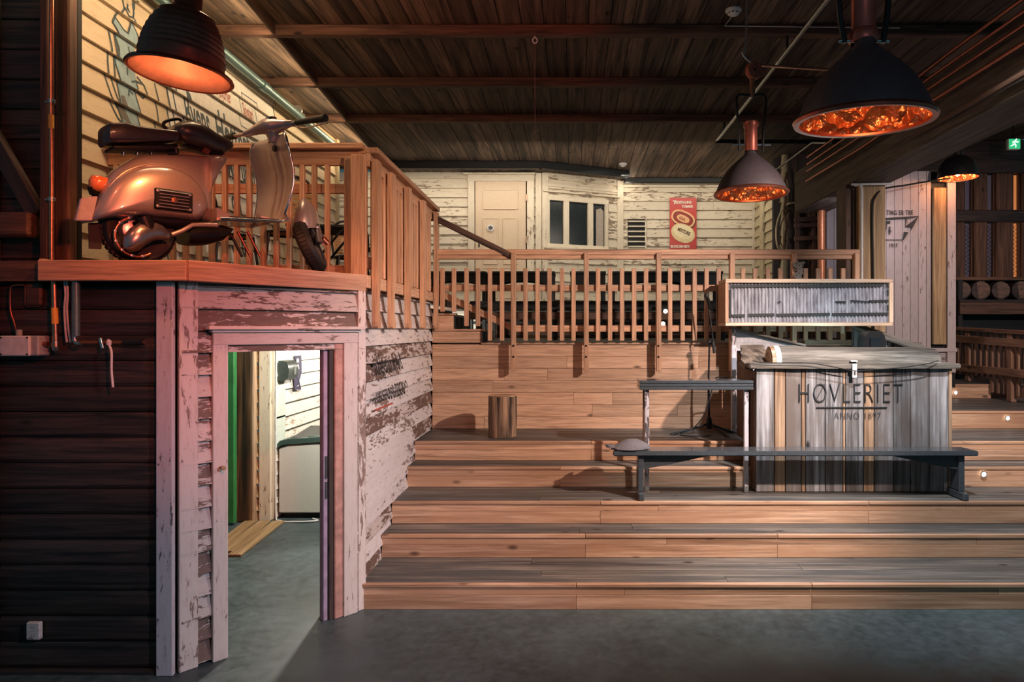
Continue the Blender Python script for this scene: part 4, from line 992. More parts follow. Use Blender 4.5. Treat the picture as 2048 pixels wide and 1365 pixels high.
bar('panel_cap', at(1460, 656, 7.27), at(1609, 691, 7.27), .09, .022, M_log, sc)

# corrugated sign -----------------------------------------------------
SD = 7.0
sg = thing('corrugated_sign_box', 'long wooden box with a corrugated metal front fixed on the balustrade', 'sign', at(1620, 605, SD))
a, b = at(1451, 562, SD), at(1786, 649, SD)
bar('frame_board', (a.x, SD+.17, a.z), (b.x, SD+.17, a.z), .34, .04, M_pine_pale, sg); bar('frame_board', (a.x, SD+.17, b.z), (b.x, SD+.17, b.z), .34, .035, M_pine_pale, sg)
bar('frame_board', (a.x+.015, SD+.17, b.z+.018), (a.x+.015, SD+.17, a.z-.02), .035, .34, M_pine_x, sg, up=(0, 1, 0)); bar('frame_board', (b.x-.015, SD+.17, b.z+.018), (b.x-.015, SD+.17, a.z-.02), .04, .34, M_pine_pale, sg, up=(0, 1, 0))
bm = bmesh.new(); n = 46*8; A_ = []; x0, x1 = a.x+.035, b.x-.035
for k in range(n+1):
    x = x0+(x1-x0)*k/n; y = SD+.045-.011*math.cos(2*PI*46*k/n)
    A_.append((bm.verts.new((x, y, b.z+.02)), bm.verts.new((x, y, a.z-.02))))
for k in range(n): bm.faces.new((A_[k][0], A_[k+1][0], A_[k+1][1], A_[k][1]))
def corr():
    m, nt, bb = new_mat('corrugated_metal'); v = coords(nt, (9, 1, 1.5), False); n1 = noise(nt, v, 3, 6, .7)
    c = ramp(nt, n1, [(.35, (.20, .19, .22)), (.6, (.46, .46, .50))]); nt.links.new(c, bb.inputs['Base Color']); bb.inputs['Metallic'].default_value = .35; bb.inputs['Roughness'].default_value = .5; return m
me = mesh_from('corrugated_sheet', bm, corr(), 80); link('corrugated_sheet', me, None, sg)
def tape(x0p, y0p, x1p, y1p, t=.028): bar('black_tape', at(x0p, y0p, SD+.028), at(x1p, y1p, SD+.028), .004, t, M_black, sg, bev=0)
tape(1462, 573, 1600, 571.5); tape(1600, 573, 1764, 571); tape(1460, 575, 1460, 636, .02) if False else None
bar('black_tape', at(1461, 578, SD+.028), at(1461, 634, SD+.028), .02, .004, M_black, sg, up=(0, 1, 0), bev=0)
tape(1462, 632, 1490, 631.5); tape(1497, 630.5, 1549, 630); tape(1553, 630.5, 1660, 629); tape(1664, 629.5, 1776, 628)
tape(1671, 604, 1692, 604.5, .02); tape(1701, 602, 1740, 604, .016); tape(1738, 603, 1778, 602, .022); tape(1557, 604, 1561, 604, .02)
for (y0_, y1_) in ((570, 576), (580, 592), (610, 622)): bar('black_tape', at(1776, y0_, SD+.028), at(1776, y1_, SD+.028), .018, .004, M_black, sg, up=(0, 1, 0), bev=0)
bar('hanging_bracket', (b.x-.4, SD+.3, b.z-.10), (b.x-.4, SD+.3, b.z), .04, .03, M_pine_pale, sg, up=(0, 1, 0))
# knotted cloth on the rail
kn = thing('knotted_rope', 'bundle of knotted grey rope hanging on the rail above the corrugated box', 'rope', at(1597, 545, 7.38))
for s in range(7):
    rnd = random.Random(s); pts = [at(1597+rnd.uniform(-7, 7), 525+k*7, 7.36)+Vector((rnd.uniform(-.03, .03), rnd.uniform(-.03, .02), 0)) for k in range(6)]
    tube('rope_loop', smoothpath(pts, 4), .011, plain('grey_rope', (.25, .23, .21), .9) if s == 0 else bpy.data.materials['grey_rope'], kn, 6)

# bench ---------------------------------------------------------------
bn_ = thing('long_bench', 'long glossy charcoal bench on the third step in front of the counter', 'bench', (1.9, 6.0, z3))
xa, xb = fx(1226, 5.9), fx(1958, 5.9); zs = 1.0
plate('seat', [(xa, 5.90, zs-.045), (xb, 5.90, zs-.045), (xb-.03, 6.12, zs-.045), (xa+.03, 6.12, zs-.045)], (0, 0, .045), M_charcoal, bn_, bev=.008)
for (px, s) in ((1281, 1), (1921, -1)):
    x = fx(px, 5.96)
    box('leg', (x, 6.01, (z3+.07+zs-.045)/2), (.05, .15, zs-.045-z3-.07), M_charcoal, bn_)
    box('foot', (x, 6.005, z3+.035), (.055, .27, .068), M_charcoal, bn_, bev=.01)
    xe = x+s*.62
    plate('brace', [(x+s*.02, 5.965, zs-.047), (xe, 5.965, zs-.047), (x+s*.22, 5.965, zs-.135), (x+s*.02, 5.965, zs-.17)], (0, .03, 0), M_charcoal, bn_)
# flat cap
fc = thing('flat_cap', 'grey flat cap lying on the left end of the charcoal bench', 'cap', (fx(1262, 6.0), 6.0, zs))
x0, x1 = fx(1222, 5.97), fx(1301, 5.97)
R_ = []
N = 14
for k in range(N+1):
    f = k/N; x = x0+(x1-x0)*f; wd_ = .115*math.sin(PI*min(1, f*.93+.08))**.6; ht = .085*max(.12, math.sin(PI*min(1, f*.86+.02))**1.2)
    R_.append([(x, 6.0+wd_*math.cos(a), zs+.004+(ht*max(0, math.sin(a)) if math.sin(a) > 0 else -.002)+.004) for a in [2*PI*j/18 for j in range(18)]])
M_felt = plain('grey_felt', (.17, .16, .175), .95, nscale=120, noise_amt=.3)
loft('crown', R_, M_felt, fc)
plate('brim', [(x0-.045+.05*abs(math.sin(t_))*0+.08*(1-math.cos(t_))/2, 6.0+.085*math.sin(t_), zs+.022) for t_ in [k*2*PI/20 for k in range(20)]], (0, 0, .006), M_felt, fc, bev=.001)
plate('peak', [(x0-.06, 5.99, zs+.040), (x0+.05, 5.90, zs+.012), (x0+.16, 5.905, zs+.01), (x0+.16, 6.08, zs+.01), (x0+.05, 6.08, zs+.012)], (0, 0, .007), M_felt, fc)
# high table ------------------------------------------------------------
ht_ = thing('high_table', 'narrow standing table with a dark layered top and slim pale legs, left of the counter', 'table', (1.1, 6.3, z3))
xa, xb = fx(1279, 6.17), fx(1507, 6.17); zt_ = 1.590
for k, (dz, e) in enumerate(((0, .0), (-.029, .004), (-.058, .0))):
    box('top_board', ((xa+xb)/2, 6.30, zt_-.013+dz), (xb-xa-e, .27-e, .026), M_charcoal, ht_, bev=.004)
for k in (1, 2): box('top_spacer', ((xa+xb)/2, 6.30, zt_-.0005-.029*k+.002), (xb-xa-.03, .25, .006), M_tan, ht_, bev=0)
for px in (1294, 1493): bar('leg', (fx(px, 6.20), 6.22, z3), (fx(px, 6.20), 6.22, zt_-.085), .040, .040, M_lilac, ht_, up=(0, 1, 0))
for px in (1290, 1497): bar('leg', (fx(px, 6.42)+.0, 6.445, 2*RISE*2), (fx(px, 6.42), 6.445, zt_-.085), .035, .035, M_darkbrown, ht_, up=(0, 1, 0))
for px in (1294, 1493): box('leg_shoe', (fx(px, 6.20), 6.22, z3+.03), (.044, .044, .06), M_steel, ht_)
# microphone stand ------------------------------------------------------
ms = thing('microphone_stand', 'black boom microphone stand on the top step by the pine wall', 'stand', (fx(1418, 7.2), 7.2, .955))
hub = at(1418, 848, 7.2); z5 = .955
for (px, py, D_) in ((1352, 869, 7.12), (1451, 880, 6.98), (1460, 868, 7.25)):
    e = at(px, py, D_); e.z = z5+.012; tube('tripod_leg', [hub, e], .011, M_iron, ms, 8); tube('rubber_foot', [e, e+(e-hub).normalized()*.06], .017, M_rubber, ms, 8)
lathe('stand_hub', [(.03, -.05), (.036, -.02), (.03, .05), (.02, .07)], hub, M_iron, ms, n=16)
cl_ = at(1419, 684, 7.2)
tube('stand_pole', [hub+Vector((0, 0, -.03)), at(1417, 760, 7.2)], .013, M_iron, ms); tube('stand_pole', [at(1417, 760, 7.2), cl_], .010, M_iron, ms)
box('boom_clutch', cl_, (.05, .045, .05), M_iron, ms, bev=.01)
tube('boom_arm', [at(1428, 706, 7.16), at(1424, 660, 7.17), at(1417, 612, 7.18)], .008, M_iron, ms); tube('counterweight', [at(1429, 707, 7.16), at(1426, 684, 7.16)], .017, M_rubber, ms)
mc = thing('microphone', 'black handheld microphone clipped on the boom of the stand', 'microphone', at(1416, 605, 7.17))
tube('mic_body', [at(1420, 617, 7.16), at(1415, 597, 7.14)], [.014, .021], M_iron, mc); lathe('mic_grille', [(0, .03), (.02, .024), (.028, 0), (.022, -.022), (.016, -.03)], at(1413, 592, 7.13), M_rubber, mc, n=16)
mcb = thing('microphone_cable', 'black cable falling from the microphone stand to the step', 'cable', at(1410, 875, 7.1))
tube('cable', smoothpath([at(1424, 780, 7.15), at(1408, 830, 7.1), at(1385, 858, 7.1), Vector((fx(1360, 7.05), 7.05, z5+.01)), Vector((fx(1395, 6.95), 6.95, z5+.01)), Vector((fx(1422, 7.0), 7.0, z5+.01))], 6), .006, M_rubber, mcb, 6)
tube('cable', smoothpath([at(1424, 768, 7.15), at(1435, 755, 7.1), at(1460, 757, 7.1), at(1500, 765, 6.9)], 6), .006, M_rubber, mcb, 6)
# stump ----------------------------------------------------------------
sp = thing('tree_stump', 'upright rough log stump standing on the top step by the pine wall', 'stump', (fx(1004, 7.0), 7.0, z5))
rr = [1+random.uniform(-.07, .05) for _ in range(24)]
def sring(z, s): return [(fx(1004, 7.0)+.145*s*rr[j]*math.cos(2*PI*j/24), 7.0+.145*s*rr[j]*math.sin(2*PI*j/24), z) for j in range(24)]
M_bark = wood('split_bark', (.03, .018, .014), (.46, .29, .18), .85, fine=16, grain=.8, knots=False, ax=2)
bm = bmesh.new()
o = loft('trunk', [sring(z5+.002+.415*k/6, 1+random.uniform(-.012, .012)) for k in range(7)], M_bark, sp)
for v in o.data.vertices: pass
loft('cut_top', [sring(z5+.417, .985), sring(z5+.424, .965)], M_tan, sp)

# poster ----------------------------------------------------------------
pd = 13.18
po = thing('tobacco_poster', 'tall red enamel tobacco sign with two oval tins on the cream facade', 'poster', at(1366, 448, pd))
a, b = at(1339.5, 395.5, pd), at(1393, 499.5, pd)
M_red = plain('poster_red', (.50, .055, .045), .4, noise_amt=.05)
box('sign_plate', ((a.x+b.x)/2, pd, (a.z+b.z)/2), (b.x-a.x, .02, a.z-b.z), M_red, po, bev=.004)
def P6(x, y): p = at(1340+x/12.42, 390+y/12.42, pd); return (p.x-a.x, p.z-a.z)
def oval(cx, cy, rx, ry, ang, n=28, pw=2.4):
    out = []
    for k in range(n):
        t_ = 2*PI*k/n; c_, s_ = math.cos(t_), math.sin(t_)
        u, v = rx*abs(c_)**(2/pw)*(1 if c_ > 0 else -1), ry*abs(s_)**(2/pw)*(1 if s_ > 0 else -1)
        out.append(P6(cx+u*math.cos(ang)-v*math.sin(ang), cy+u*math.sin(ang)+v*math.cos(ang)))
    return out
M_pc = plain('poster_cream', (.68, .55, .30), .5, noise_amt=.12); M_pg = plain('poster_peach', (.75, .42, .22), .5); M_pm = plain('poster_maroon', (.25, .03, .02), .5); M_pw = plain('poster_white', (.80, .72, .62), .5); M_pk = plain('poster_shadow_print', (.07, .03, .01), .5)
def pl(nm, polys, e, mat): return lay(nm, poly_bm(polys, e), (a.x, pd-.011, a.z), (1, 0, 0), (0, -1, 0), mat, po)
pl('printed_tin_edge', [oval(340, 620, 310, 200, .42)], .001, M_pk); pl('printed_tin_rim', [oval(322, 590, 305, 190, .42)], .002, M_pg)
pl('printed_tin_face', [oval(322, 590, 262, 148, .42)], .003, M_pm); pl('printed_tin_band', [oval(325, 595, 165, 85, .42)], .004, M_pg)
pl('printed_lid', [oval(320, 955, 305, 225, .42, pw=2.1)], .005, M_pc); pl('printed_lid_face', [oval(318, 915, 250, 165, .42, pw=2.1)], .006, plain('poster_cream_light', (.76, .66, .42), .5))
def ptext(body, x, y, size, sx, mat, ang=0, bold=.002, e=.007):
    bm = font_mesh(body, size, sx, 0, bold, .0005); ca, sa = math.cos(ang), math.sin(ang)
    for v in bm.verts: v.co.x, v.co.y = v.co.x*ca-v.co.y*sa, v.co.x*sa+v.co.y*ca
    q = P6(x, y); lay('printed_lettering', bm, (a.x+q[0], pd-.011-e, a.z+q[1]), (1, 0, 0), (0, -1, 0), mat, po)
ptext('T', 70, 240, .105, .9, M_pw); ptext('IEDEMANNS', 118, 222, .073, .80, M_pw); ptext('TOBAKK', 290, 320, .062, .88, M_pw, 0, .003)
ptext('ER DOG DEN BESTE', 12, 1315, .066, .62, M_pw, 0, .003); ptext('GUL', 215, 590, .075, .9, M_pm, -.42); ptext('MIXTURE', 175, 880, .088, .70, M_pk, -.42, .004)

# ================================================================== LEFT WALL FITTINGS
jb = thing('junction_box', 'grey electrical junction box on the dark log wall at the far left', 'box', at(44, 692, 4.0))
p = at(43, 692, 4.0)
box('box_body', p+Vector((.012, .03, 0)), (.205, .10, .118), M_greypl, jb, bev=.008); box('box_lid', p+Vector((-.012, -.028, 0)), (.175, .02, .118), M_whitepl, jb, bev=.006)
for sx_ in (-1, 1):
    for sz_ in (-1, 1): lathe('lid_screw', [(.005, 0), (.005, .003), (0, .004)], p+Vector((-.012+sx_*.076, -.038, sz_*.048)), M_iron, jb, RX, 8)
lathe('cable_gland', [(.016, 0), (.016, .03), (.010, .035)], p+Vector((-.03, .02, .06)), M_greypl, jb, n=12)
tube('cable_gland', [p+Vector((.11, .02, .01)), p+Vector((.14, .02, .01))], .014, M_copdark, jb)
wc1 = thing('wall_cable', 'thin dark cable rising from the junction box to the square plate', 'cable', at(35, 665, 4.02))
tube('cable', smoothpath([at(34, 668, 4.02), at(28, 645, 4.04), at(21, 620, 4.04), at(21, 580, 4.04), at(28, 571, 4.04), at(50, 570, 4.04)], 5), .007, M_copdark, wc1, 8)
cpp = thing('copper_pipe', 'short lower copper pipe with a yellow band below the balcony beside the junction box', 'pipe', at(103, 690, 4.02))
tube('pipe', [at(103.5, 562, 4.02), at(109, 562, 4.02)] if False else [at(108, 560, 4.02), at(111, 684, 4.02)], .0165, M_copper, cpp)
tube('pipe_elbow', smoothpath([at(111, 684, 4.02), at(111, 696, 4.02), at(114, 703, 4.05)], 4), .017, M_steel, cpp)
tube('pipe_collar', [at(110.6, 686, 4.02), at(110.8, 694, 4.02)], .022, M_copper, cpp)
tube('yellow_band', [at(109.2, 616, 4.02), at(110, 648, 4.02)], .018, plain('yellow_label', (.75, .40, .07), .5), cpp)
cpu = thing('copper_pipe', 'upper copper pipe with two steel clamps running up the dark post above the balcony', 'pipe', at(103, 540, 4.16))
tube('pipe', [at(103, 527, 4.16), at(103, -60, 4.16)], .0135, M_copper, cpu)
tube('yellow_band', [at(102.6, 230, 4.16), at(102.6, 257, 4.16)], .0148, bpy.data.materials['yellow_label'], cpu)
for yy in (203, 399):
    q = at(103, yy, 4.16); tube('pipe_clamp', [q+Vector((0, 0, -.012)), q+Vector((0, 0, .012))], .020, M_steel, cpu); tube('clamp_screw', [q+Vector((-.045, .01, 0)), q+Vector((.03, -.01, 0))], .006, M_steel, cpu, 8)
bp_ = thing('black_pipe', 'thick black drain pipe dropping from the balcony and turning right along the log wall', 'pipe', at(156, 688, 4.02))
tube('pipe', [at(152, 562, 4.00), at(152, 672, 4.00)], .022, M_teal, bp_)
tube('pipe_elbow', smoothpath([at(149, 670, 4.0), at(149, 680, 4.0), at(153, 686, 4.0), at(161, 687, 4.0)], 4), .012, M_steel, bp_)
tube('pipe', [at(158, 686, 4.04), at(290, 685, 4.04)], .012, M_darkbrown, bp_); tube('pipe_sleeve', [at(248, 685, 4.04), at(287, 684, 4.04)], .019, M_black, bp_)
tube('pipe_clamp', [at(201, 677, 4.02), at(206, 697, 4.02)], .012, M_chrome, bp_)
rw = thing('paired_cables', 'pair of thin pinkish cables hanging beside the copper pipe', 'cable', at(134, 620, 4.02))
for dx in (0, 5): tube('cable', smoothpath([at(129+dx, 562, 4.03), at(131+dx, 590, 4.03), at(129+dx, 618, 4.03), at(131+dx*1.3, 660, 4.03), at(134+dx*1.5, 685, 4.03)], 5), .006, M_pinkcable if False else M_whitepl, rw, 8)
ctz = thing('cable_tie', 'loose white cable tie hanging down the dark log wall', 'strap', at(221, 730, 4.0))
tube('tie_strap', smoothpath([at(217, 680, 4.03), at(218, 690, 4.01), at(223, 705, 3.99), at(223, 740, 3.99), at(226, 775, 3.99)], 5), .007, M_whitepl, ctz, 8); box('tie_head', at(218, 686, 4.01), (.02, .02, .03), M_whitepl, ctz)
skt = thing('power_socket', 'pale double power socket low on the dark log wall', 'socket', at(69, 1262, 4.04))
p = at(69, 1262, 4.05); box('socket_plate', p, (.082, .03, .105), M_pinkish, skt, bev=.006)
for dz in (.024, -.024):
    lathe('socket_well', [(.019, 0), (.017, -.004), (0, -.004)], p+Vector((0, -.0155, dz)), M_greypl, skt, RX, 18)
    for dx in (-.007, .007): lathe('pin_hole', [(.003, 0), (0, .001)], p+Vector((dx, -.0165, dz)), M_iron, skt, RX, 8)

# ================================================================== PASSAGE behind the doorway
pw = struct('wall_passage', (-3.25, 8, 0), 'bright white clapboard wall inside the passage')
clap(pw, (-3.24, 7.36, 0), (0, 1, 0), (1, 0, 0), 3.6, .02, 2.34, .152, [M_passage], seed=31, joint=.3)
box('wall_backing', (-3.29, 9.1, 1.17), (.05, 3.5, 2.33), M_black, pw, bev=0)
pw2 = struct('wall_passage_rear', (-2.4, 10.9, 0), 'white clapboard end wall of the passage')
clap(pw2, (-3.24, 10.9, 0), (1, 0, 0), (0, -1, 0), 1.7, .02, 2.34, .152, [M_passage], seed=32)
bar('corner_casing', (fx(533, 7.36), 7.34, 0), (fx(533, 7.36), 7.34, 2.34), .125, .05, M_cream_clean, pw, up=(0, 1, 0))
bar('corner_casing', (-3.235, 7.40, 0), (-3.235, 7.40, 2.34), .05, .10, M_cream_clean, pw, up=(0, 1, 0))
box('wall_backing', (-1.66, 7.2, 1.15), (.05, 4.2, 2.3), M_black, ws)
for k in range(14):
    tube('log_end', [at(516, 1038-k*27, 7.33), at(516, 1038-k*27, 7.45)], .062, M_post, pw, 12)
lp = struct('wall_passage_post', (-3.5, 7.3, 0), 'dark brown stained timber post inside the passage beside the green door')
bar('post_timber', (fx(489, 7.3), 7.30, 0), (fx(489, 7.3), 7.30, 2.34), .205, .10, wood('stained_post', (.02, .012, .008), (.22, .11, .05), .6, fine=8), lp, up=(0, 1, 0))
bar('post_edge', (fx(509.5, 7.3), 7.30, 0), (fx(509.5, 7.3), 7.30, 2.34), .022, .10, M_tan, lp, up=(0, 1, 0))
d3 = struct('door_3', (-3.68, 7.0, 0), 'green painted door standing at the left inside the passage')
M_green = plain('green_paint', (.035, .20, .06), .45, noise_amt=.25, nscale=5)
a, b = fx(432, 7.05), fx(469, 7.15)
box('door_leaf', ((a+b)/2, 7.18, 1.15), (b-a, .05, 2.26), M_green, d3)
for xx in (b-.03, a+.05): bar('door_stile', (xx, 7.14, .03), (xx, 7.14, 2.3), .07, .03, M_green, d3, up=(0, 1, 0))
bar('door_rail', (a, 7.14, .12), (b-.06, 7.14, .12), .03, .16, M_green, d3)
tr_ = struct('trim_3', (-3.2, 6.9, 0), 'worn wooden threshold boards on the passage floor')
for k in range(3):
    p0, p1 = at(436+k*0, 1132+0-k*38, 1), at(545, 1046, 1)
    q0 = Vector((-3.05-.13*k, 6.15+.10*k, .012)); q1 = Vector((-3.12-.15*k, 7.25, .012)); bar('threshold_board', q0, q1, .12, .022, M_post, tr_)
fz = thing('chest_freezer', 'white chest freezer with a curved dark green-grey lid edge inside the passage', 'freezer', (-2.75, 7.9, 0))
x0, x1 = fx(557, 7.40), -2.30; z0_, z1_ = .06, EYE-(893-CY)*7.40/F
M_fr = plain('freezer_white', (.62, .63, .58), .3, coat=.3, noise_amt=.03); M_frd = plain('freezer_trim', (.05, .09, .08), .4)
prof = [(x0, z0_), (x1, z0_), (x1, z1_-.05), (x1-.12, z1_-.005), ((x0+x1)/2, z1_+.035), (x0+.10, z1_+.01), (x0, z1_-.025)]
plate('freezer_body', [(x, 7.40, z) for x, z in prof], (0, .62, 0), M_fr, fz, bev=.012)
loft('lid_trim', [[(x, 7.385, z), (x, 8.02, z), (x, 8.02, z+.055), (x, 7.385, z+.055)] for x, z in ((x0-.005, z1_-.025), (x0+.02, z1_+.005), (x0+.10, z1_+.022), ((x0+x1)/2, z1_+.045), (x1-.10, z1_+.01), (x1, z1_-.04))], M_frd, fz)
plate('glass_lid', [(x0+.12, 7.44, z1_+.075), (x1-.1, 7.44, z1_+.075), (x1-.1, 8.0, z1_+.13), (x0+.12, 8.0, z1_+.13)], (0, 0, .01), M_glass, fz)
bar('lid_handle', (x0+.3, 7.46, z1_+.09), (x0+.75, 7.46, z1_+.09), .03, .02, M_frd, fz)
bar('freezer_plinth', (x0+.03, 7.46, .03), (x1, 7.46, .03), .05, .06, M_iron, fz)
fcb = thing('freezer_cable', 'white cable looping on the floor in front of the freezer', 'cable', (-3.1, 7.5, 0))
tube('cable', smoothpath([(-3.195, 7.36, 1.9), (-3.20, 7.36, 1.0), (-3.195, 7.35, .1), (-3.12, 7.28, .012), (-2.9, 7.24, .012), (-2.72, 7.28, .012), (-2.80, 7.36, .012)], 6), .009, M_whitepl, fcb, 8)
def side_at(px, py, X=-3.205): D = XD(px, X); return Vector((X, D, EYE-(py-CY)*D/F))
dp = thing('towel_dispenser', 'dark grey paper towel dispenser on the white passage wall', 'dispenser', side_at(562, 742))
p = side_at(563, 742)
loft('dispenser_body', [[(p.x+dx, p.y-.10, z), (p.x+dx, p.y+.16, z), (p.x, p.y+.16, z), (p.x, p.y-.10, z)] for dx, z in ((.07, p.z-.105), (.115, p.z-.07), (.125, p.z+.02), (.10, p.z+.10), (.05, p.z+.115))], plain('dispenser_grey', (.05, .065, .06), .3), dp)
box('dispenser_slot', p+Vector((.122, .06, 0)), (.012, .05, .09), M_steel, dp)
ban = thing('small_banner', 'narrow purple paper banner with pale print on the white passage wall', 'poster', side_at(595, 745))
q = [side_at(589, 712, -3.19), side_at(602, 711, -3.19), side_at(603, 745, -3.19), side_at(598, 762, -3.17), side_at(602, 780, -3.19), side_at(589, 780, -3.18), side_at(587, 745, -3.19)]
plate('banner_sheet', q, (.004, 0, 0), plain('banner_purple', (.055, .045, .10), .6), ban)
for (py, s) in ((722, .05), (735, .06), (752, .035), (770, .045)):
    c = side_at(595, py, -3.178); lay('banner_print', poly_bm([[(-s/1.2, -s/2.4), (s/1.2, -s/2.4), (s/1.6, s/2), (-s/1.6, s/2)]], .001), c, (0, 1, 0), (1, 0, 0), M_whitepl, ban)
for n_, (px, py, w, h, lb) in enumerate(((561, 705, .22, .20, 'pale paper notice above the towel dispenser in the passage'), (561, 805, .24, .34, 'upper pale green paper notice below the towel dispenser'), (561, 860, .24, .30, 'lower pale green paper notice near the freezer'))):
    c = side_at(px, py, -3.20); o = box('paper_notice', c, (.006, w, h), plain('paper_%d' % n_, (.58, .64, .58), .7), None, bev=0); tag(o, lb, 'notice')

# ================================================================== DECK FURNITURE
def high_bar_table(px0, px1, D, arch, lb):
    x0, x1 = fx(px0, D), fx(px1, D); zt = at(0, 543, D).z; zr = at(0, 571, D).z
    t = thing('bar_table', lb, 'table', ((x0+x1)/2, D, DECK), 'black arched bar tables on the deck')
    box('table_top', ((x0+x1)/2, D+.25, zt-.02), (x1-x0, .55, .04), M_black, t)
    for yy in (D+.02, D+.46):
        pts = [(x0+.02, zr), (x0+.02, zt-.042), (x1-.02, zt-.042), (x1-.02, zr)]
        if arch:
            a0, a1 = fx(arch[0], D), fx(arch[1], D); zt2 = at(0, 561, D).z
            pts += [(a1+(a0-a1)*k/10, zr+(zt2-zr)*math.sin(PI*k/10)**.8) for k in range(11)]
        plate('apron', [(x, yy, z) for x, z in pts], (0, .03, 0), M_black, t)
    for xx in (x0+.035, x1-.035):
        for yy in (D+.04, D+.46): bar('leg', (xx, yy, DECK), (xx, yy, zt-.042), .055, .055, M_black, t, up=(0, 1, 0))
    bar('foot_rail', (x0+.04, D+.04, DECK+.25), (x1-.04, D+.04, DECK+.25), .04, .04, M_black, t)
high_bar_table(832, 972, 10.6, (850, 962), 'black bar table at the left end of the deck behind the sloping handrail')
high_bar_table(976, 1110, 10.6, (985, 1098), 'black arched bar table before the cream door')
high_bar_table(1140, 1212, 10.6, None, 'smallest black bar table below the bay window')
high_bar_table(1222, 1446, 10.6, (1247, 1384), 'widest black arched bar table below the red sign')
bb = thing('deck_bench', 'long low black bench with a back board on the deck behind the balustrade', 'bench', (.5, 9.4, DECK))
bar('bench_seat', (fx(930, 9.3), 9.5, 2.34), (fx(1452, 9.3), 9.5, 2.34), .40, .045, M_black, bb)
bar('bench_back', (fx(930, 9.3), 9.75, 2.40), (fx(1452, 9.3), 9.75, 2.40), .03, .12, M_black, bb)
bar('bench_front', (fx(935, 9.3), 9.32, 2.24), (fx(1448, 9.3), 9.32, 2.24), .03, .10, M_darkbrown, bb)
for px in (935, 1110, 1285, 1446):
    bar('leg', (fx(px, 9.35), 9.38, DECK), (fx(px, 9.35), 9.38, 2.32), .06, .06, M_black, bb, up=(0, 1, 0)); bar('leg', (fx(px, 9.35), 9.68, DECK), (fx(px, 9.35), 9.68, 2.32), .06, .06, M_black, bb, up=(0, 1, 0))
pf = struct('facade_platform', (0, 11.6, DECK), 'dark low platform below the cream facade')
box('platform_body', (-.6, 12.0, 2.12), (8.2, 1.1, .42), M_darkbrown, pf); bar('platform_edge', (-4.7, 11.44, 2.33), (3.45, 11.44, 2.33), .04, .06, M_black, pf)
for (px, py, lb) in ((1326, 648, 'lower small lit spotlight on the dark deck wall'), (1331, 623, 'upper small lit spotlight on the dark deck wall')):
    o = lathe('deck_spotlight', [(.03, -.01), (.03, .01), (0, .016)], at(px, py, 9.30), bpy.data.materials['step_light_lens'], None, RX, 14); tag(o, lb, 'light', 'deck spotlights')

# ropes, pipe and rack right of the facade ------------------------------------
wk = struct('wall_rope_corner', (4.3, 11, 2), 'dark corner wall where ropes and branches hang')
for i in range(12):
    x = 3.55+i*.17; bar('board', (x+.085, 11.25, 1.9), (x+.085, 11.25, H), .165, .03, M_dark, wk, up=(0, 1, 0))
for s in range(18):
    rnd = random.Random(50+s); px = 1574+s*4.3+rnd.uniform(-3, 3); y0 = rnd.uniform(335, 370); y1 = rnd.uniform(430, 545)
    D_ = 11.12+rnd.uniform(-.06, .06); pts = []; xx = px
    k = 7
    for j in range(k):
        xx += rnd.uniform(-5, 5); pts.append(at(xx, y0+(y1-y0)*j/(k-1), D_+rnd.uniform(-.06, .06)))
    o = tube('hanging_branch', smoothpath(pts, 4), rnd.uniform(.010, .026), [M_darkbrown, M_dark, M_joist][s % 3], None, 7)
    tag(o, 'thin dark branch hanging in the bundle right of the ochre clapboard wall', 'branch', 'bundle of hanging branches')
lo = thing('coiled_rope', 'pale looped rope hanging at the edge of the ochre clapboard wall', 'rope', at(1562, 450, 10.6))
tube('rope_loop', smoothpath([at(1592, 405, 11.15), at(1570, 412, 11.2), at(1556, 440, 11.25), at(1552, 470, 11.2), at(1556, 495, 11.2), at(1566, 500, 11.2)], 6), .016, M_yellow, lo, 8)
tube('rope_loop', smoothpath([at(1590, 410, 11.17), at(1574, 425, 11.17), at(1562, 450, 11.17), at(1560, 480, 11.17), at(1568, 497, 11.17), at(1572, 480, 11.17)], 6), .010, M_darkbrown, lo, 8)
dpz = thing('copper_downpipe', 'thick orange-brown vertical pipe behind the balustrade beside the pale boards', 'pipe', at(1643, 500, 9.4))
tube('pipe', [at(1643, 620, 9.4), at(1643, 404, 9.4)], .052, plain('orange_pipe', (.40, .15, .07), .4, .3), dpz, 16)
tube('pipe_arm', [at(1648, 402, 9.4), at(1610, 403, 9.4)], .018, M_joist, dpz)
pk_ = thing('plank_rack', 'dark brown plank rack among the hanging branches', 'rack', at(1620, 470, 9.8))
for y in (440, 452, 478): bar('rack_rail', at(1588, y, 11.0), at(1642, y-3, 11.0), .03, .07, M_darkbrown, pk_)
bar('rack_post', (fx(1594, 11.05), 11.05, DECK), at(1594, 420, 11.05), .06, .05, M_darkbrown, pk_); bar('rack_post', (fx(1627, 11.05), 11.05, DECK), at(1627, 420, 11.05), .06, .05, M_darkbrown, pk_)

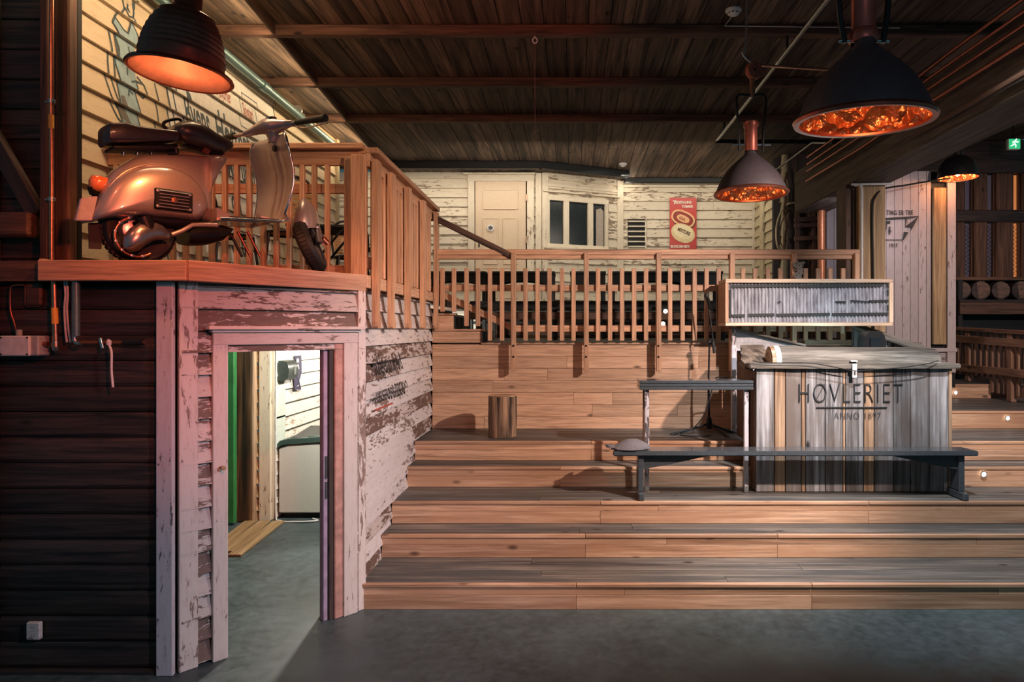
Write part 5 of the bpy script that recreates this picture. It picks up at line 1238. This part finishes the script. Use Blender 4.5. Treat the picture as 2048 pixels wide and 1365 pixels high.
# mural side: duct, fan --------------------------------------------------------
o = thing('teal_duct', 'long teal pipe running along the top of the mural wall', 'pipe', (-3.46, 7, 4.8))
tube('pipe', [(-3.47, 5.2, 4.845), (-3.47, 9.9, 4.74)], .048, M_teal, o, 14)
tube('pipe_socket', [(-3.47, 7.6, 4.79), (-3.47, 7.75, 4.788)], .058, M_teal, o, 14)
for D_ in (6.35, 8.6): tube('pipe_clamp', [(-3.47, D_, 4.825), (-3.47, D_+.03, 4.825)], .060, M_steel, o, 14)
fn = thing('wall_fan', 'round black wire fan guard at the top of the mural behind the ribbed lamp', 'fan', (-3.42, 5.7, 4.85))
fc_ = Vector((-3.30, 5.62, 4.93))
for r in (.05, .10, .15, .20): tube('guard_ring', [fc_+Vector((.02, r*math.cos(a), r*math.sin(a))) for a in [k*PI/14 for k in range(28)]], .006, M_iron, fn, 6, closed=True)
for k in range(8):
    a = k*PI/4; tube('guard_spoke', [fc_+Vector((.02, 0, 0)), fc_+Vector((.02, .2*math.cos(a), .2*math.sin(a)))], .004, M_iron, fn, 6)

# bistro chairs and folding tables on the balcony ------------------------------
M_rattan = plain('rattan', (.52, .30, .13), .6)
def bistro(x, y, rot, lb):
    t = thing('bistro_chair', lb, 'chair', (x, y, BALC), 'bistro chairs on the balcony', rot)
    Mw = WM[t.name]
    def P(a, b, c): return Mw @ Vector((a, b, c))
    tube('seat_ring', [P(.2*math.cos(a), .2*math.sin(a), .45) for a in [k*PI/10 for k in range(20)]], .012, M_iron, t, 8, closed=True)
    lathe('seat', [(.19, 0), (.19, .012), (0, .016)], P(0, 0, .445), M_rattan, t, None, 24)
    tube('back_frame', smoothpath([P(-.19, .16, .45), P(-.21, .22, .72), P(-.15, .25, .88), P(0, .26, .92), P(.15, .25, .88), P(.21, .22, .72), P(.19, .16, .45)], 5), .013, M_iron, t, 8)
    for k in range(11):
        z = .52+k*.034; w = .195 if z < .76 else .195*math.sqrt(max(.05, 1-((z-.76)/.15)**2))
        bar('rattan_strip', P(-w, .17+.10*(z-.45)/.45, z), P(w, .17+.10*(z-.45)/.45, z+.02), .008, .026, M_rattan, t)
    for (a, b) in ((-.15, -.15), (.15, -.15), (-.15, .17), (.15, .17)): tube('leg', [P(a, b, .45), P(a*1.35, b*1.3, .0)], .012, M_iron, t, 8)
bistro(-3.15, 6.25, 2.5, 'nearer rattan bistro chair behind the scooter floorboard'); bistro(-2.55, 6.1, -2.7, 'rattan bistro chair with its striped back showing under the leg shield'); bistro(-2.62, 8.1, .4, 'farther rattan bistro chair seen through the railing')
def folding(x, y, rot, lb):
    t = thing('folding_table', lb, 'table', (x, y, BALC), 'black folding tables on the balcony', rot); Mw = WM[t.name]
    def P(a, b, c): return Mw @ Vector((a, b, c))
    box('table_top', P(0, 0, .62), (.62, .62, .025), M_black, t, Matrix.Rotation(rot, 4, 'Z'))
    for s in (-.27, .27):
        tube('leg', [P(-.25, s, 0), P(.22, s, .6)], .013, M_iron, t, 8); tube('leg', [P(.25, s, 0), P(-.22, s, .6)], .013, M_iron, t, 8)
    for z, w in ((.12, .2), (.30, .02)): tube('stretcher', [P(-w, -.27, z), P(-w, .27, z)], .010, M_iron, t, 8)
folding(-2.55, 7.0, .2, 'black folding table seen through the railing under the scooter floorboard'); folding(-2.35, 8.9, .1, 'farther black folding table near the end of the balcony')

# ================================================================== SCOOTER
TH = math.radians(50); ch, sh = math.cos(TH), math.sin(TH)
DR = 4.20; XR_ = (277-CX)/F*DR
SO = Vector((XR_, DR, BALC)); UH = Vector((ch, sh, 0)); VH = Vector((sh, -ch, 0)); ZH = Vector((0, 0, 1))
def S(u, v, w): return SO+UH*u+VH*v+ZH*w
def uw(cx_, cy_, v):
    px, py = 130+cx_/3.593, 200+cy_/3.593
    k = (px-CX)/F; u = (k*(DR-v*ch)-XR_-v*sh)/(ch-k*sh); D = DR+u*sh-v*ch
    return u, EYE-(py-CY)*D/F-BALC
def PP(cx_, cy_, v): u, w = uw(cx_, cy_, v); return S(u, v, w)
SMat = Matrix((UH, VH, ZH)).transposed().to_4x4()
def car():
    m, nt, b = new_mat('metallic_rose_silver'); b.inputs['Base Color'].default_value = (.50, .40, .38, 1)
    n = noise(nt, coords(nt, (1, 1, 1)), 260, 2); c = ramp(nt, n, [(.3, (.40, .34, .34)), (.7, (.58, .50, .50))]); nt.links.new(c, b.inputs['Base Color'])
    b.inputs['Metallic'].default_value = .55; b.inputs['Roughness'].default_value = .36; b.inputs['Coat Weight'].default_value = .8; b.inputs['Coat Roughness'].default_value = .08; return m
M_car = car(); M_leather = plain('black_leather', (.035, .03, .034), .34, coat=.3, nscale=60, noise_amt=.3)
M_oil = plain('engine_black', (.02, .02, .022), .35, .5); M_alu = plain('cast_aluminium', (.42, .42, .45), .28, .9, nscale=20)
sco = thing('scooter', 'metallic silver motor scooter with black saddle and pillion pad on the balcony corner', 'scooter', SO)
# helper: column section lookup on an outline given in crop coordinates
def span(outline, cx_):
    ys = []
    n = len(outline)
    for i in range(n):
        (x0, y0), (x1, y1) = outline[i], outline[(i+1) % n]
        if (x0 <= cx_ < x1) or (x1 <= cx_ < x0): ys.append(y0+(y1-y0)*(cx_-x0)/(x1-x0))
    return (min(ys), max(ys)) if ys else None
# main body
body = [(238, 700), (262, 620), (300, 555), (350, 500), (420, 452), (500, 412), (560, 395), (700, 388), (850, 392), (1000, 398), (1100, 402), (1142, 432), (1128, 470), (1095, 520), (1062, 570), (1050, 650), (1058, 740), (1100, 820), (1180, 868), (1190, 880), (1050, 884), (900, 868), (600, 850), (300, 862), (200, 868), (222, 780)]
rings = []
xs_ = [225, 240, 262, 290, 330, 380, 440, 500, 570, 650, 740, 830, 920, 990, 1020, 1045]
VB = .10
for cx_ in xs_:
    s_ = span(body, cx_)
    if not s_: continue
    (u, wt), (_, wb2) = uw(cx_, s_[0], VB*.3), uw(cx_, s_[1], VB*.3)
    u = uw(cx_, (s_[0]+s_[1])/2, VB*.3)[0]
    f = (cx_-225)/(1120-225); hwid = .045+.105*math.sin(PI*min(.92, f*.85+.12))
    if cx_ > 1040: hwid *= .75
    c = (wt+wb2)/2; hh_ = (wt-wb2)/2; ring = []
    for j in range(24):
        a = 2*PI*j/24; ca, sa = math.cos(a), math.sin(a); e = .62
        ring.append(S(u, hwid*math.copysign(abs(ca)**e, ca), c+hh_*math.copysign(abs(sa)**.8, sa)))
    rings.append(ring)
loft('main_body', rings, M_car, sco, smooth=70)
# front nose under the saddle, then the spine flaring down to the floor
rings = []
for cx_, y0, y1, hw_ in ((1000, 398, 700, .125), (1040, 399, 615, .12), (1062, 400, 565, .11), (1090, 402, 522, .095), (1118, 406, 484, .075), (1138, 418, 455, .05), (1144, 428, 440, .02)):
    u, wt = uw(cx_, y0, 0); _, w2 = uw(cx_, y1, 0); c = (wt+w2)/2; h2 = (wt-w2)/2
    rings.append([S(u, hw_*math.copysign(abs(math.cos(a))**.62, math.cos(a)), c+h2*math.copysign(abs(math.sin(a))**.8, math.sin(a))) for a in [2*PI*j/24 for j in range(24)]])
loft('body_nose', rings, M_car, sco, smooth=70)
loft('body_spine', [[S(uw(x, y0, 0)[0], v, uw(x, (y0+y1)/2, 0)[1]+sg*(uw(x, y0, 0)[1]-uw(x, y1, 0)[1])/2) for v, sg in ((-.13, -1), (.13, -1), (.13, 1), (-.13, 1))] for x, y0, y1 in ((1030, 790, 880), (1080, 815, 884), (1140, 850, 886), (1220, 868, 892), (1330, 880, 896))], M_car, sco)
# engine cowl (and its twin on the far side)
cowl = [(228, 825), (245, 775), (280, 700), (325, 620), (380, 560), (450, 510), (530, 478), (620, 463), (700, 462), (790, 472), (870, 500), (940, 545), (1000, 610), (1042, 680), (1058, 740), (1050, 790), (1022, 835), (985, 858), (900, 852), (780, 838), (640, 828), (500, 826), (380, 832), (280, 846), (240, 850)]
def cowlmesh(sign):
    cen = (680, 690); n = 10; rgs = []
    base = [uw(x, y, .19) for x, y in cowl]; cu_ = uw(*cen, .19)
    for k in range(n):
        s_ = 1-k/n; bulge = .085*math.sqrt(max(0, 1-s_**2.6))
        rgs.append([S(cu_[0]+(u-cu_[0])*s_, sign*(.128+bulge), cu_[1]+(w-cu_[1])*s_) for u, w in base])
    rgs.insert(0, [S(u, sign*.06, w) for u, w in base])
    return loft('side_cowl', rgs, M_car, sco, smooth=80)
cowlmesh(1); cowlmesh(-1)
tube('cowl_bead', [PP(x, y, .132) for x, y in smoothpath([(240, 800, 0), (300, 655, 0), (380, 556, 0), (470, 498, 0), (600, 462, 0), (720, 458, 0), (820, 480, 0)], 4) and [(p.x, p.y) for p in smoothpath([(240, 800, 0), (300, 655, 0), (380, 556, 0), (470, 498, 0), (600, 462, 0), (720, 458, 0), (820, 480, 0)], 4)]], .006, M_car, sco, 8)
# grille
gv = .222
gc = uw(783, 722, gv); gr = [PP(650, 655, gv-.008), PP(915, 668, gv-.012), PP(918, 800, gv-.012), PP(648, 795, gv-.002)]
g0, g1 = uw(645, 725, gv), uw(922, 730, gv); gw = g1[0]-g0[0]; gh = uw(783, 650, gv)[1]-uw(783, 802, gv)[1]
gcen = S((g0[0]+g1[0])/2, gv-.012, gc[1])
gr_ = link('engine_grille', box_mesh(gw, .02, gh, M_iron, .008), Matrix.Translation(gcen) @ SMat, sco)
for k in range(6):
    M = Matrix.Translation(gcen+VH*.014+ZH*(-gh*.38+gh*.152*k)) @ SMat; link('grille_slat', box_mesh(gw*.78, .008, gh*.045, M_steel, .001), M, gr_)
for sx_ in (-1, 1):
    for sz_ in (-1, 1): lathe('grille_screw', [(.009, 0), (.009, .005), (0, .007)], gcen+UH*gw*.42*sx_+ZH*gh*.36*sz_+VH*.011, M_steel, gr_, Vector((0, 0, 1)).rotation_difference(VH).to_matrix().to_4x4(), 10)
lathe('grille_badge', [(.018, 0), (.018, .005), (0, .008)], gcen+VH*.018, M_copper, gr_, Vector((0, 0, 1)).rotation_difference(VH).to_matrix().to_4x4(), 14)
# tail plate, tail lamp
plate('rear_flap', [PP(78, 868, .09), PP(120, 705, .09), PP(238, 690, .12), PP(196, 868, .12)], VH*-.03-UH*.004, plain('flap_rose', (.50, .42, .44), .45), sco, bev=.004)
tc_ = PP(232, 600, .03)
loft('tail_lamp', [[tc_+UH*(-.052*c_)+VH*(r*math.cos(a))+ZH*(r*1.15*math.sin(a)) for a in [k*2*PI/14 for k in range(14)]] for c_, r in ((-1.3, .036), (.0, .042), (.5, .038), (.75, .02))], plain('amber_lens', (.70, .16, .05), .15, coat=1, emit=(1, .25, .05), es=.05), sco)
tube('tail_lamp_bracket', [PP(190, 620, .03), PP(200, 665, .02), PP(240, 680, .0)], .022, M_iron, sco)
# pillion pad
def pad(nm, top, bot, w, mat, r=.3):
    rg = []
    for (x, yt), (_, yb) in zip(top, bot):
        u, wt = uw(x, yt, .0); _, wb_ = uw(x, yb, .0); c = (wt+wb_)/2; h_ = (wt-wb_)/2
        rg.append([S(u, w*math.copysign(abs(math.cos(a))**r, math.cos(a)), c+h_*math.copysign(abs(math.sin(a))**r, math.sin(a))) for a in [2*PI*(j+.5)/20 for j in range(20)]])
    return loft(nm, rg, mat, sco, smooth=50)
pad('pillion_pad', [(280, 192), (288, 182), (400, 176), (470, 198), (560, 214), (680, 228), (756, 236), (768, 244)], [(280, 318), (288, 330), (400, 332), (470, 328), (560, 322), (680, 320), (756, 320), (768, 310)], .115, M_leather, .35)
pad('pillion_base', [(320, 342), (420, 338), (560, 330), (770, 326)], [(320, 370), (420, 374), (560, 384), (770, 384)], .09, M_iron, .5)
for x in (420, 520, 620): tube('pad_bolt', [PP(x, 376, .03), PP(x, 398, .03)], .012, M_chrome, sco, 8)
tube('carrier_knob', [PP(740, 385, .08), PP(810, 378, .08)], .012, M_iron, sco, 8); tube('carrier_knob', [PP(798, 345, .08), PP(802, 385, .08)], .015, M_iron, sco, 8)
# saddle
rg = []
for x, yt, yb, w in ((752, 235, 270, .05), (765, 190, 285, .105), (800, 168, 310, .135), (860, 158, 335, .14), (930, 165, 355, .13), (1000, 200, 372, .11), (1060, 238, 388, .09), (1120, 268, 392, .075), (1170, 290, 375, .062), (1192, 310, 352, .04)):
    u, wt = uw(x, yt, 0); _, wb_ = uw(x, yb, 0); c = (wt+wb_)/2; h_ = (wt-wb_)/2
    rg.append([S(u, w*math.copysign(abs(math.cos(a))**.7, math.cos(a)), c+h_*math.copysign(abs(math.sin(a))**.85, math.sin(a))) for a in [2*PI*j/24 for j in range(24)]])
loft('saddle', rg, M_leather, sco, smooth=70)
pad('saddle_base', [(850, 335), (950, 352), (1050, 380), (1120, 390)], [(850, 350), (950, 375), (1050, 400), (1120, 402)], .06, M_iron, .6)
tube('saddle_springs', [PP(990, 350, .07), PP(1035, 372, .07)], .022, M_copdark, sco, 10)
tube('grab_loop', smoothpath([PP(745, 232, .0), PP(712, 190, .0), PP(718, 158, .0), PP(790, 138, .0), PP(828, 142, .0), PP(836, 165, .0)], 5), .010, M_iron, sco, 8)
# leg shield + floorboard as one pressed sheet swept along the side profile
prof = [(1528, 270, .13, .0), (1522, 290, .225, .0), (1520, 330, .262, .01), (1530, 400, .272, .02), (1552, 480, .270, .02), (1570, 560, .268, .02), (1572, 640, .262, .02), (1562, 720, .250, .02), (1545, 790, .235, .015), (1530, 850, .222, .01), (1505, 890, .212, .0), (1450, 902, .205, .0), (1350, 897, .195, .0), (1230, 890, .185, .0), (1120, 884, .175, .0), (1040, 880, .165, .0)]
N_ = 14
def sheet(off, nm):
    gr2 = []
    for i, (x, y, hw, cv) in enumerate(prof):
        u, w = uw(x, y, 0); row = []
        for j in range(N_+1):
            v = -hw+2*hw*j/N_; f = abs(v/hw) if hw else 0
            du = -.055*f**2.2*(1 if i < 10 else 0)*(1 if i > 0 else 0) + (.03*(1-min(1, abs(v)/.05)) if i < 10 else 0)*-1
            dz = 0 if i < 10 else .012*(1-f)
            row.append(S(u+du, v, w+dz))
        gr2.append(row)
    return gr2
G = sheet(0, '')
bm = bmesh.new(); T1 = [[bm.verts.new(p) for p in r] for r in G]
nrm_off = []
for i, r in enumerate(G):
    a = G[min(i+1, len(G)-1)][7]-G[max(i-1, 0)][7]; n_ = a.cross(VH).normalized(); nrm_off.append(n_*.016)
T2 = [[bm.verts.new(p+nrm_off[i]) for p in r] for i, r in enumerate(G)]
for T in (T1, T2):
    for i in range(len(T)-1):
        for j in range(N_): bm.faces.new((T[i][j], T[i][j+1], T[i+1][j+1], T[i+1][j]))
for i in range(len(T1)-1):
    for j in (0, N_): bm.faces.new((T1[i][j], T1[i+1][j], T2[i+1][j], T2[i][j]))
for j in range(N_):
    for i in (0, len(T1)-1): bm.faces.new((T1[i][j], T1[i][j+1], T2[i][j+1], T2[i][j]))
link('leg_shield', mesh_from('leg_shield', bm, M_car, 70), None, sco)
for j, nm in ((0, 'shield_edge_trim'), (N_, 'shield_edge_trim')): tube(nm, [G[i][j]+nrm_off[i]*.5 for i in range(0, 16)], .009, M_chrome, sco, 8)
tube('shield_edge_trim', [G[1][j]*.5+G[0][j]*.5+nrm_off[0]*.5 for j in range(N_+1)], .009, M_chrome, sco, 8)
tube('steering_column', [PP(1492, 225, 0), PP(1510, 300, 0), PP(1560, 520, -.01)], [.036, .036, .028], M_car, sco, 14)
lathe('ignition_lock', [(.022, 0), (.022, .008), (.010, .010), (0, .010)], PP(1560, 360, .03)-UH*.055, M_iron, sco, Vector((0, 0, 1)).rotation_difference(-UH).to_matrix().to_4x4(), 14)
# rubber strips on the floor
for k, v in enumerate((-.13, -.07, .07, .13)): bar('floor_strip', PP(1120, 880, 0)+VH*v+ZH*.02, PP(1470, 898, 0)+VH*v+ZH*.02, .022, .014, M_rubber, sco)
bar('brake_pedal', PP(1400, 872, .06)+ZH*.03, PP(1490, 885, .08)+ZH*.02, .05, .014, M_steel, sco)
# headset and bars
hc = PP(1480, 190, 0)
Lg, Rg = at(454, 275, 5.04), at(651, 236, 4.62)
bd_ = (Rg-Lg).normalized()
loft('headset', [[q+fw*r1*math.cos(a)+ZH*r2*math.sin(a) for a in [k*2*PI/16 for k in range(16)]] for q, r1, r2, fw in [(PP(x, y, v), r1, r2, Vector((bd_.y*-1, bd_.x, 0)).normalized()) for x, y, v, r1, r2 in ((1290, 246, -.16, .018, .020), (1350, 225, -.12, .028, .030), (1410, 200, -.07, .045, .045), (1470, 190, -.0, .062, .062), (1530, 188, .05, .050, .050), (1590, 175, .10, .032, .030), (1640, 166, .14, .020, .020))]], M_car, sco)
loft('headset_neck', [[q+VH*r*math.cos(a)+UH*r*math.sin(a) for a in [k*2*PI/16 for k in range(16)]] for q, r in ((PP(1478, 200, 0), .060), (PP(1486, 240, 0), .046), (PP(1498, 280, 0), .040), (PP(1503, 310, 0), .042))], M_car, sco)
lathe('speedometer', [(.045, 0), (.045, .014), (.038, .018), (0, .018)], PP(1478, 152, .0), M_chrome, sco, Matrix.Rotation(-.35, 4, 'Y'), 18)
lb1, rb1 = PP(1290, 246, -.16), PP(1640, 166, .14)
tube('handlebar', [lb1, lb1.lerp(Lg, .62)], .014, M_car, sco, 10); tube('handlebar', [rb1, rb1.lerp(Rg, .15)], .016, M_car, sco, 10)
tube('grip', [lb1.lerp(Lg, .55), Lg], .023, M_rubber, sco, 12); tube('grip', [rb1.lerp(Rg, .10), Rg], [.019, .026], M_rubber, sco, 12)
tube('brake_lever', smoothpath([rb1+ZH*-.02, rb1.lerp(Rg, .4)+ZH*-.045, rb1.lerp(Rg, 1.05)+ZH*-.035], 5), .006, M_chrome, sco, 8)
# front fender, wheel, fork
fw0 = uw(1735, 1080, 0); fax = S(1.06, 0, .20)
turn = math.radians(50); FH_ = (UH*math.cos(turn)+VH*-math.sin(turn)).normalized(); FV0 = Vector((FH_.y, -FH_.x, 0))
lean = math.radians(24); FZ_ = ZH*math.cos(lean)-FV0*math.sin(lean); FV = FV0*math.cos(lean)+ZH*math.sin(lean)
fcon = at(637, 549, 4.95)
rings = []
for (y, xa, xb) in ((706, 1704, 1716), (722, 1690, 1745), (760, 1672, 1785), (810, 1650, 1812), (870, 1634, 1828), (925, 1630, 1826)):
    ca_, cb_ = PP(xa, y+ (30 if y > 840 else 0), 0), PP(xb, y, 0); c_ = (ca_+cb_)/2; e_ = (cb_-ca_)/2; dd = Vector((-.39, 1, 0)).normalized()*e_.length*1.35
    rings.append([c_+e_*math.cos(a)+dd*math.sin(a) for a in [2*PI*k/22 for k in range(22)]])
loft('front_fender', rings, M_car, sco, cap=False, smooth=70)
tube('fender_edge', rings[-1], .006, M_car, sco, 6, closed=True)
def wheel(nm, c, hdir, vdir, R_, w, up_=None):
    Mx = Matrix((hdir, vdir*-1, up_ or ZH)).transposed().to_4x4()  # local y = axle
    M = Matrix.Translation(c) @ Mx @ Matrix.Rotation(PI/2, 4, 'X')
    prof = [(R_*.60, -w*.42), (R_*.72, -w*.52), (R_*.90, -w*.50), (R_*.985, -w*.30), (R_, 0), (R_*.985, w*.30), (R_*.90, w*.50), (R_*.72, w*.52), (R_*.60, w*.42)]
    bm = bmesh.new(); n = 44; rg = [[bm.verts.new((r*math.cos(2*PI*j/n), r*math.sin(2*PI*j/n), z)) for j in range(n)] for r, z in prof]
    for i in range(len(rg)-1):
        for j in range(n): bm.faces.new((rg[i][j], rg[i][(j+1) % n], rg[i+1][(j+1) % n], rg[i+1][j]))
    t = link(nm, mesh_from(nm, bm, M_rubber, 40), M, sco)
    for k in range(40):
        a = 2*PI*k/40; link('tread_block', box_mesh(.012, .022, w*.5, M_rubber, 0), M @ Matrix.Rotation(a, 4, 'Z') @ Matrix.Translation((R_*.995, 0, 0)), t)
    l = link('wheel_rim', lathe_mesh([(0, -.02), (R_*.3, -.03), (R_*.45, -.02), (R_*.62, -w*.42), (R_*.62, w*.42), (R_*.45, .02), (R_*.3, .03), (0, .03)], M_alu), M, sco)
    return M
def lathe_mesh(prof, mat, n=32):
    bm = bmesh.new(); rg = []
    for r, z in prof:
        rg.append([bm.verts.new((0, 0, z))] if r < 1e-5 else [bm.verts.new((r*math.cos(2*PI*j/n), r*math.sin(2*PI*j/n), z)) for j in range(n)])
    for i in range(len(rg)-1):
        A, B = rg[i], rg[i+1]
        for j in range(n):
            k = (j+1) % n
            if len(A) == 1: bm.faces.new((A[0], B[j], B[k]))
            elif len(B) == 1: bm.faces.new((A[j], A[k], B[0]))
            else: bm.faces.new((A[j], A[k], B[k], B[j]))
    return mesh_from('rim', bm, mat, 40)
rw_c = S(0, 0, .205); wheel('rear_tyre', rw_c, UH, VH, .203, .105)
fwc = fcon+FZ_*.19+FV*.02; fwc.z = max(fwc.z, BALC+.195); wheel('front_tyre', fwc, FH_, FV, .19, .095, FZ_)
tube('fork_leg', [fwc+FV*.075, PP(1810, 900, .07)], .020, M_alu, sco); tube('fork_leg', [fwc+FV*.06, PP(1770, 880, 0)], .018, M_iron, sco)
pts = []
s0_, s1_ = PP(1800, 905, .09), PP(1850, 1010, .09)
for k in range(49): a = k*PI/4; pts.append(s0_.lerp(s1_, k/48)+FV*.020*math.cos(a)+FH_*.020*math.sin(a))
tube('coil_spring', pts, .005, M_chrome, sco, 6)
tube('damper', [PP(1770, 930, .09), PP(1815, 1040, .09)], .022, M_iron, sco); tube('brake_drum', [PP(1845, 1000, .10), PP(1880, 1035, .10)], .030, M_copdark, sco)
# engine, exhaust, brake ring
eng = PP(600, 960, .14)
loft('engine_case', [[PP(x, y, .13)+VH*r*.6*math.cos(a)+ZH*r*math.sin(a) for a in [k*2*PI/14 for k in range(14)]] for x, y, r in ((420, 1020, .035), (470, 1010, .075), (530, 985, .085), (590, 960, .062), (650, 945, .055), (700, 955, .045), (745, 975, .028))], M_alu, sco)
ring_c = PP(520, 985, .105)
tube('brake_ring', [ring_c+UH*.118*math.cos(a)+ZH*.118*math.sin(a) for a in [PI*.6+k*PI*1.1/22 for k in range(23)]], .010, M_copper, sco, 8)
for k in range(7):
    a = PI*.62+k*PI*.16; q = ring_c+UH*.118*math.cos(a)+ZH*.118*math.sin(a); lathe('ring_bolt', [(.009, 0), (.009, .010), (0, .012)], q, M_steel, sco, Vector((0, 0, 1)).rotation_difference(VH).to_matrix().to_4x4(), 8)
tube('cylinder_barrel', [PP(560, 840, .12), PP(600, 935, .12)], .045, M_oil, sco, 14)
pad('exhaust_box', [(850, 925), (900, 905), (1000, 900), (1100, 905), (1150, 930)], [(850, 1035), (900, 1048), (1000, 1046), (1060, 1020), (1150, 960)], .12, M_oil, .6)
pad('engine_block', [(560, 835), (700, 840), (850, 850), (960, 862)], [(560, 900), (700, 930), (850, 935), (960, 930)], .13, M_oil, .6)
tube('kick_arm', smoothpath([PP(768, 968, .18), PP(830, 945, .19), PP(900, 905, .19), PP(1000, 898, .18), PP(1095, 902, .18)], 4), [.012]+[.013]*15+[.010], M_chrome, sco, 10) if False else tube('kick_arm', [PP(768, 968, .18), PP(840, 942, .19), PP(915, 900, .19), PP(1010, 898, .18), PP(1095, 902, .18)], .014, M_car, sco, 10)
for x in (1180, 1240, 1310): tube('stand_leg', [PP(x, 945, .06), PP(x+95, 1130, .08)], .009, M_copdark if x > 1200 else M_iron, sco, 8)
plate('mud_flap', [PP(165, 885, 0), PP(262, 885, 0), PP(258, 1075, 0), PP(170, 1070, 0)], VH*.012, M_rubber, sco)
